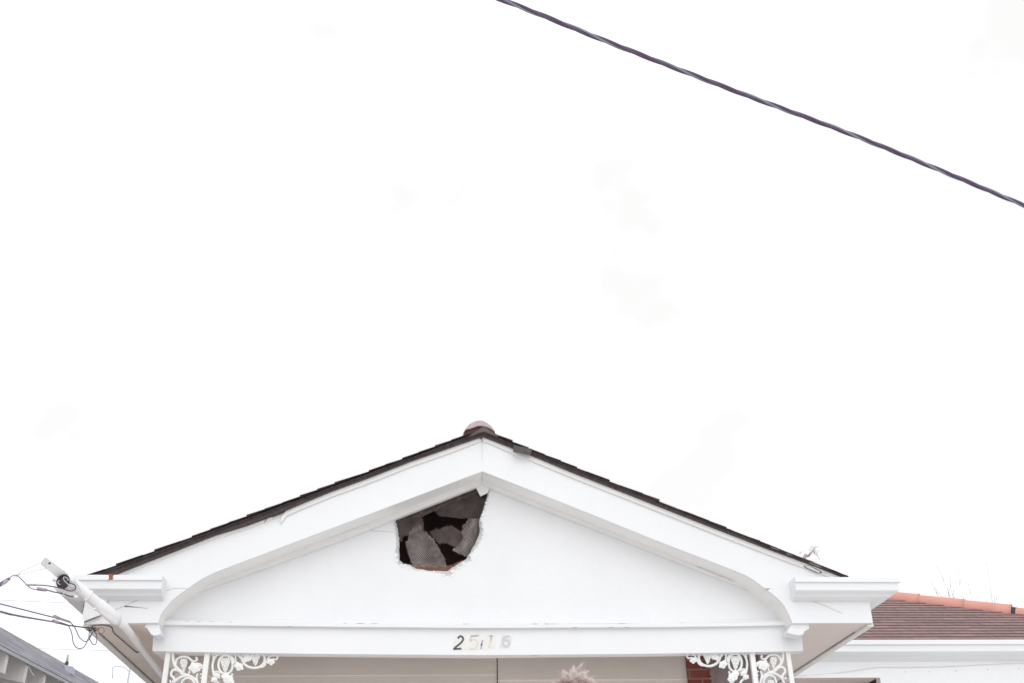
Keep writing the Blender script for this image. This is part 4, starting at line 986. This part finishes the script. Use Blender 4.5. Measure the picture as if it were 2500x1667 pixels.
for s_, q_ in ((1, 'l'), (-1, 'r')):
    addc('shl', [('a0'+q_, v3(s_*.17, .01, sh-.02), .06), ('a1'+q_, v3(s_*.22, .02, sh-.28), .043), ('a2'+q_, v3(s_*.23, -.03, sh-.52), .03), ('hand'+q_, v3(s_*.23, -.05, sh-.60), .036)])
    for f_ in range(4): addc('hand'+q_, [('f%d%s' % (f_, q_), v3(s_*.235, -.075+f_*.02, sh-.66), .009), ('g%d%s' % (f_, q_), v3(s_*.225, -.078+f_*.02, sh-.70+abs(f_-1.5)*.006), .008)])
    addc('a2'+q_, [('t0'+q_, v3(s_*.222, -.08, sh-.57), .011), ('t1'+q_, v3(s_*.218, -.095, sh-.62), .009)])
    addc('hip', [('l0'+q_, v3(s_*.09, .02, hip_-.08), .088), ('l1'+q_, v3(s_*.10, 0, kn), .058), ('l2'+q_, v3(s_*.10, .03, .09), .042), ('l3'+q_, v3(s_*.11, -.04, .04), .04), ('l4'+q_, v3(s_*.12, -.15, .03), .03)])
me = bpy.data.meshes.new('body'); me.from_pydata([tuple(v) for v in verts], edges, [])
bo = bpy.data.objects.new('body', me); col.objects.link(bo); bo.parent = pe
for nm in ('skin', 'shirt', 'trousers'): me.materials.append(M[nm])
sk = bo.modifiers.new('skin', 'SKIN'); sk.use_smooth_shade = True
for i, sv in enumerate(me.skin_vertices[0].data): sv.radius = rad[i]; sv.use_root = (i == 0)
bo.modifiers.new('sub', 'SUBSURF').levels = 2; bo.modifiers['sub'].render_levels = 2
def cloth(name, rings, m):
    mb = MB()
    for rr in rings:
        mb.loft([[v3(c.x+rx*math.cos(a), c.y+ry*math.sin(a), c.z) for a in [2*math.pi*i/20 for i in range(20)]] for c, rx, ry in rr], True, False)
    o = mb.build(name, M[m], smooth=True); o.parent = pe; return o
cloth('shirt', [[(v3(0, .01, hip_-.05), .19, .145), (v3(0, .01, hip_+.15), .165, .13), (v3(0, 0, sh-.12), .20, .145), (v3(0, .01, sh-.01), .20, .115), (v3(0, .01, sh+.04), .12, .09), (v3(0, .01, sh+.055), .075, .07)]]+[[(v3(s_*.15, .01, sh+.0), .07, .075), (v3(s_*.195, .01, sh-.10), .068, .07), (v3(s_*.21, .015, sh-.22), .062, .062)] for s_ in (1, -1)], 'shirt')
cloth('trousers', [[(v3(s_*.08, .02, hip_+.04), .11, .13), (v3(s_*.095, .01, hip_-.2), .105, .11), (v3(s_*.10, .0, kn), .08, .085), (v3(s_*.10, .02, .07), .07, .085)] for s_ in (1, -1)], 'trousers')
fa = MB(); fa.ball(v3(0, -.098, hz-.035), .014, .02, .022); fa.build('nose', M['skin']).parent = pe
for s_ in (1, -1):
    e_ = MB().ball(v3(s_*.032, -.083, hz-.005), .013, .011, .008); e_.build('eye', M['white'], smooth=True).parent = pe
    e_ = MB().ball(v3(s_*.082, .01, hz-.02), .009, .022, .032); e_.build('ear', M['skin'], smooth=True).parent = pe
# hair strands
rnd = random.Random(21)
hr = {k: MB() for k in ('hair_light', 'hair_mid', 'hair_dark')}
cap = MB(); cap.ball(v3(0, .012, hz+.012), .082, .106, .086, 20, 14); 
for k in range(620):
    th = rnd.uniform(0, 2*math.pi); ph_ = math.acos(rnd.uniform(-.1, 1))
    d = v3(math.sin(ph_)*math.cos(th), math.sin(ph_)*math.sin(th), math.cos(ph_))
    clump = noise.noise(v3(d.x*3.1, d.y*3.1, d.z*3.1+4)); ln = (.036+.026*rnd.random()+.02*max(0, clump))*(1-.45*abs(d.x))
    top_ = max(0, 1-v3(d.x-.0, 0, d.z-1).length/.6); ln += .06*top_*rnd.random()**2; bend_k = 1
    g = (d*.7+v3(rnd.uniform(-.5, .5), rnd.uniform(-.6, .2), rnd.uniform(.1, .8))).normalized()
    root = v3(d.x*.08, d.y*.105+.012, hz+.012+d.z*.088)
    bend = v3(rnd.uniform(-1, 1), rnd.uniform(-1, 1), rnd.uniform(-1, .2))*.022
    tip = root+d*ln*.25+g*ln*.95+bend*1.4; mid_ = root+d*ln*.4+g*ln*.3+bend*.3
    shade = clump*1.3+rnd.uniform(-.3, .35)+.6*d.x+.24+.25*(d.z-.6)
    key = 'hair_light' if shade > -.02 else ('hair_mid' if shade > -.22 else 'hair_dark')
    for q in range(14):
        o1 = v3(rnd.gauss(0, 1), rnd.gauss(0, 1), rnd.gauss(0, 1))
        p = root+o1*.006; p1 = mid_+o1*.006; p3 = tip+v3(rnd.gauss(0, 1), rnd.gauss(0, 1), rnd.gauss(0, 1))*.006
        p2 = p1.lerp(p3, .55)+o1*.003+bend*.15
        hr[key if rnd.random() < .85 else 'hair_mid'].tube([p, p1, p2, p3], [.0009, .0009, .0007, .0002], 3, 2)
for k in range(500):
    th = rnd.uniform(0, 2*math.pi); ph_ = math.acos(rnd.uniform(.1, 1)); d = v3(math.sin(ph_)*math.cos(th), math.sin(ph_)*math.sin(th), math.cos(ph_))
    p = v3(d.x*.08, d.y*.105+.012, hz+.012+d.z*.088); g = (d+v3(rnd.uniform(-.5, .5), rnd.uniform(-.5, .5), rnd.uniform(0, .5))).normalized(); l_ = rnd.uniform(.05, .12)*(1-.3*abs(d.x)); c_ = v3(rnd.uniform(-1, 1), rnd.uniform(-1, 1), rnd.uniform(-1, .3))*.02
    hr['hair_light'].tube([p, p+g*l_*.5+c_*.3, p+g*l_+c_*1.6], [.0006, .0005, .0002], 3, 3)
co = cap.build('scalp', M['hair_dark'], smooth=True); co.parent = pe
hm = MB()
for i, k in enumerate(('hair_light', 'hair_mid', 'hair_dark')):
    o_ = len(hm.v); hm.v += hr[k].v; hm.f += [tuple(a+o_ for a in f) for f in hr[k].f]; hm.m += [i]*len(hr[k].f)
hobj = hm.build('hair', [M['hair_light'], M['hair_mid'], M['hair_dark']], smooth=True); hobj.parent = pe
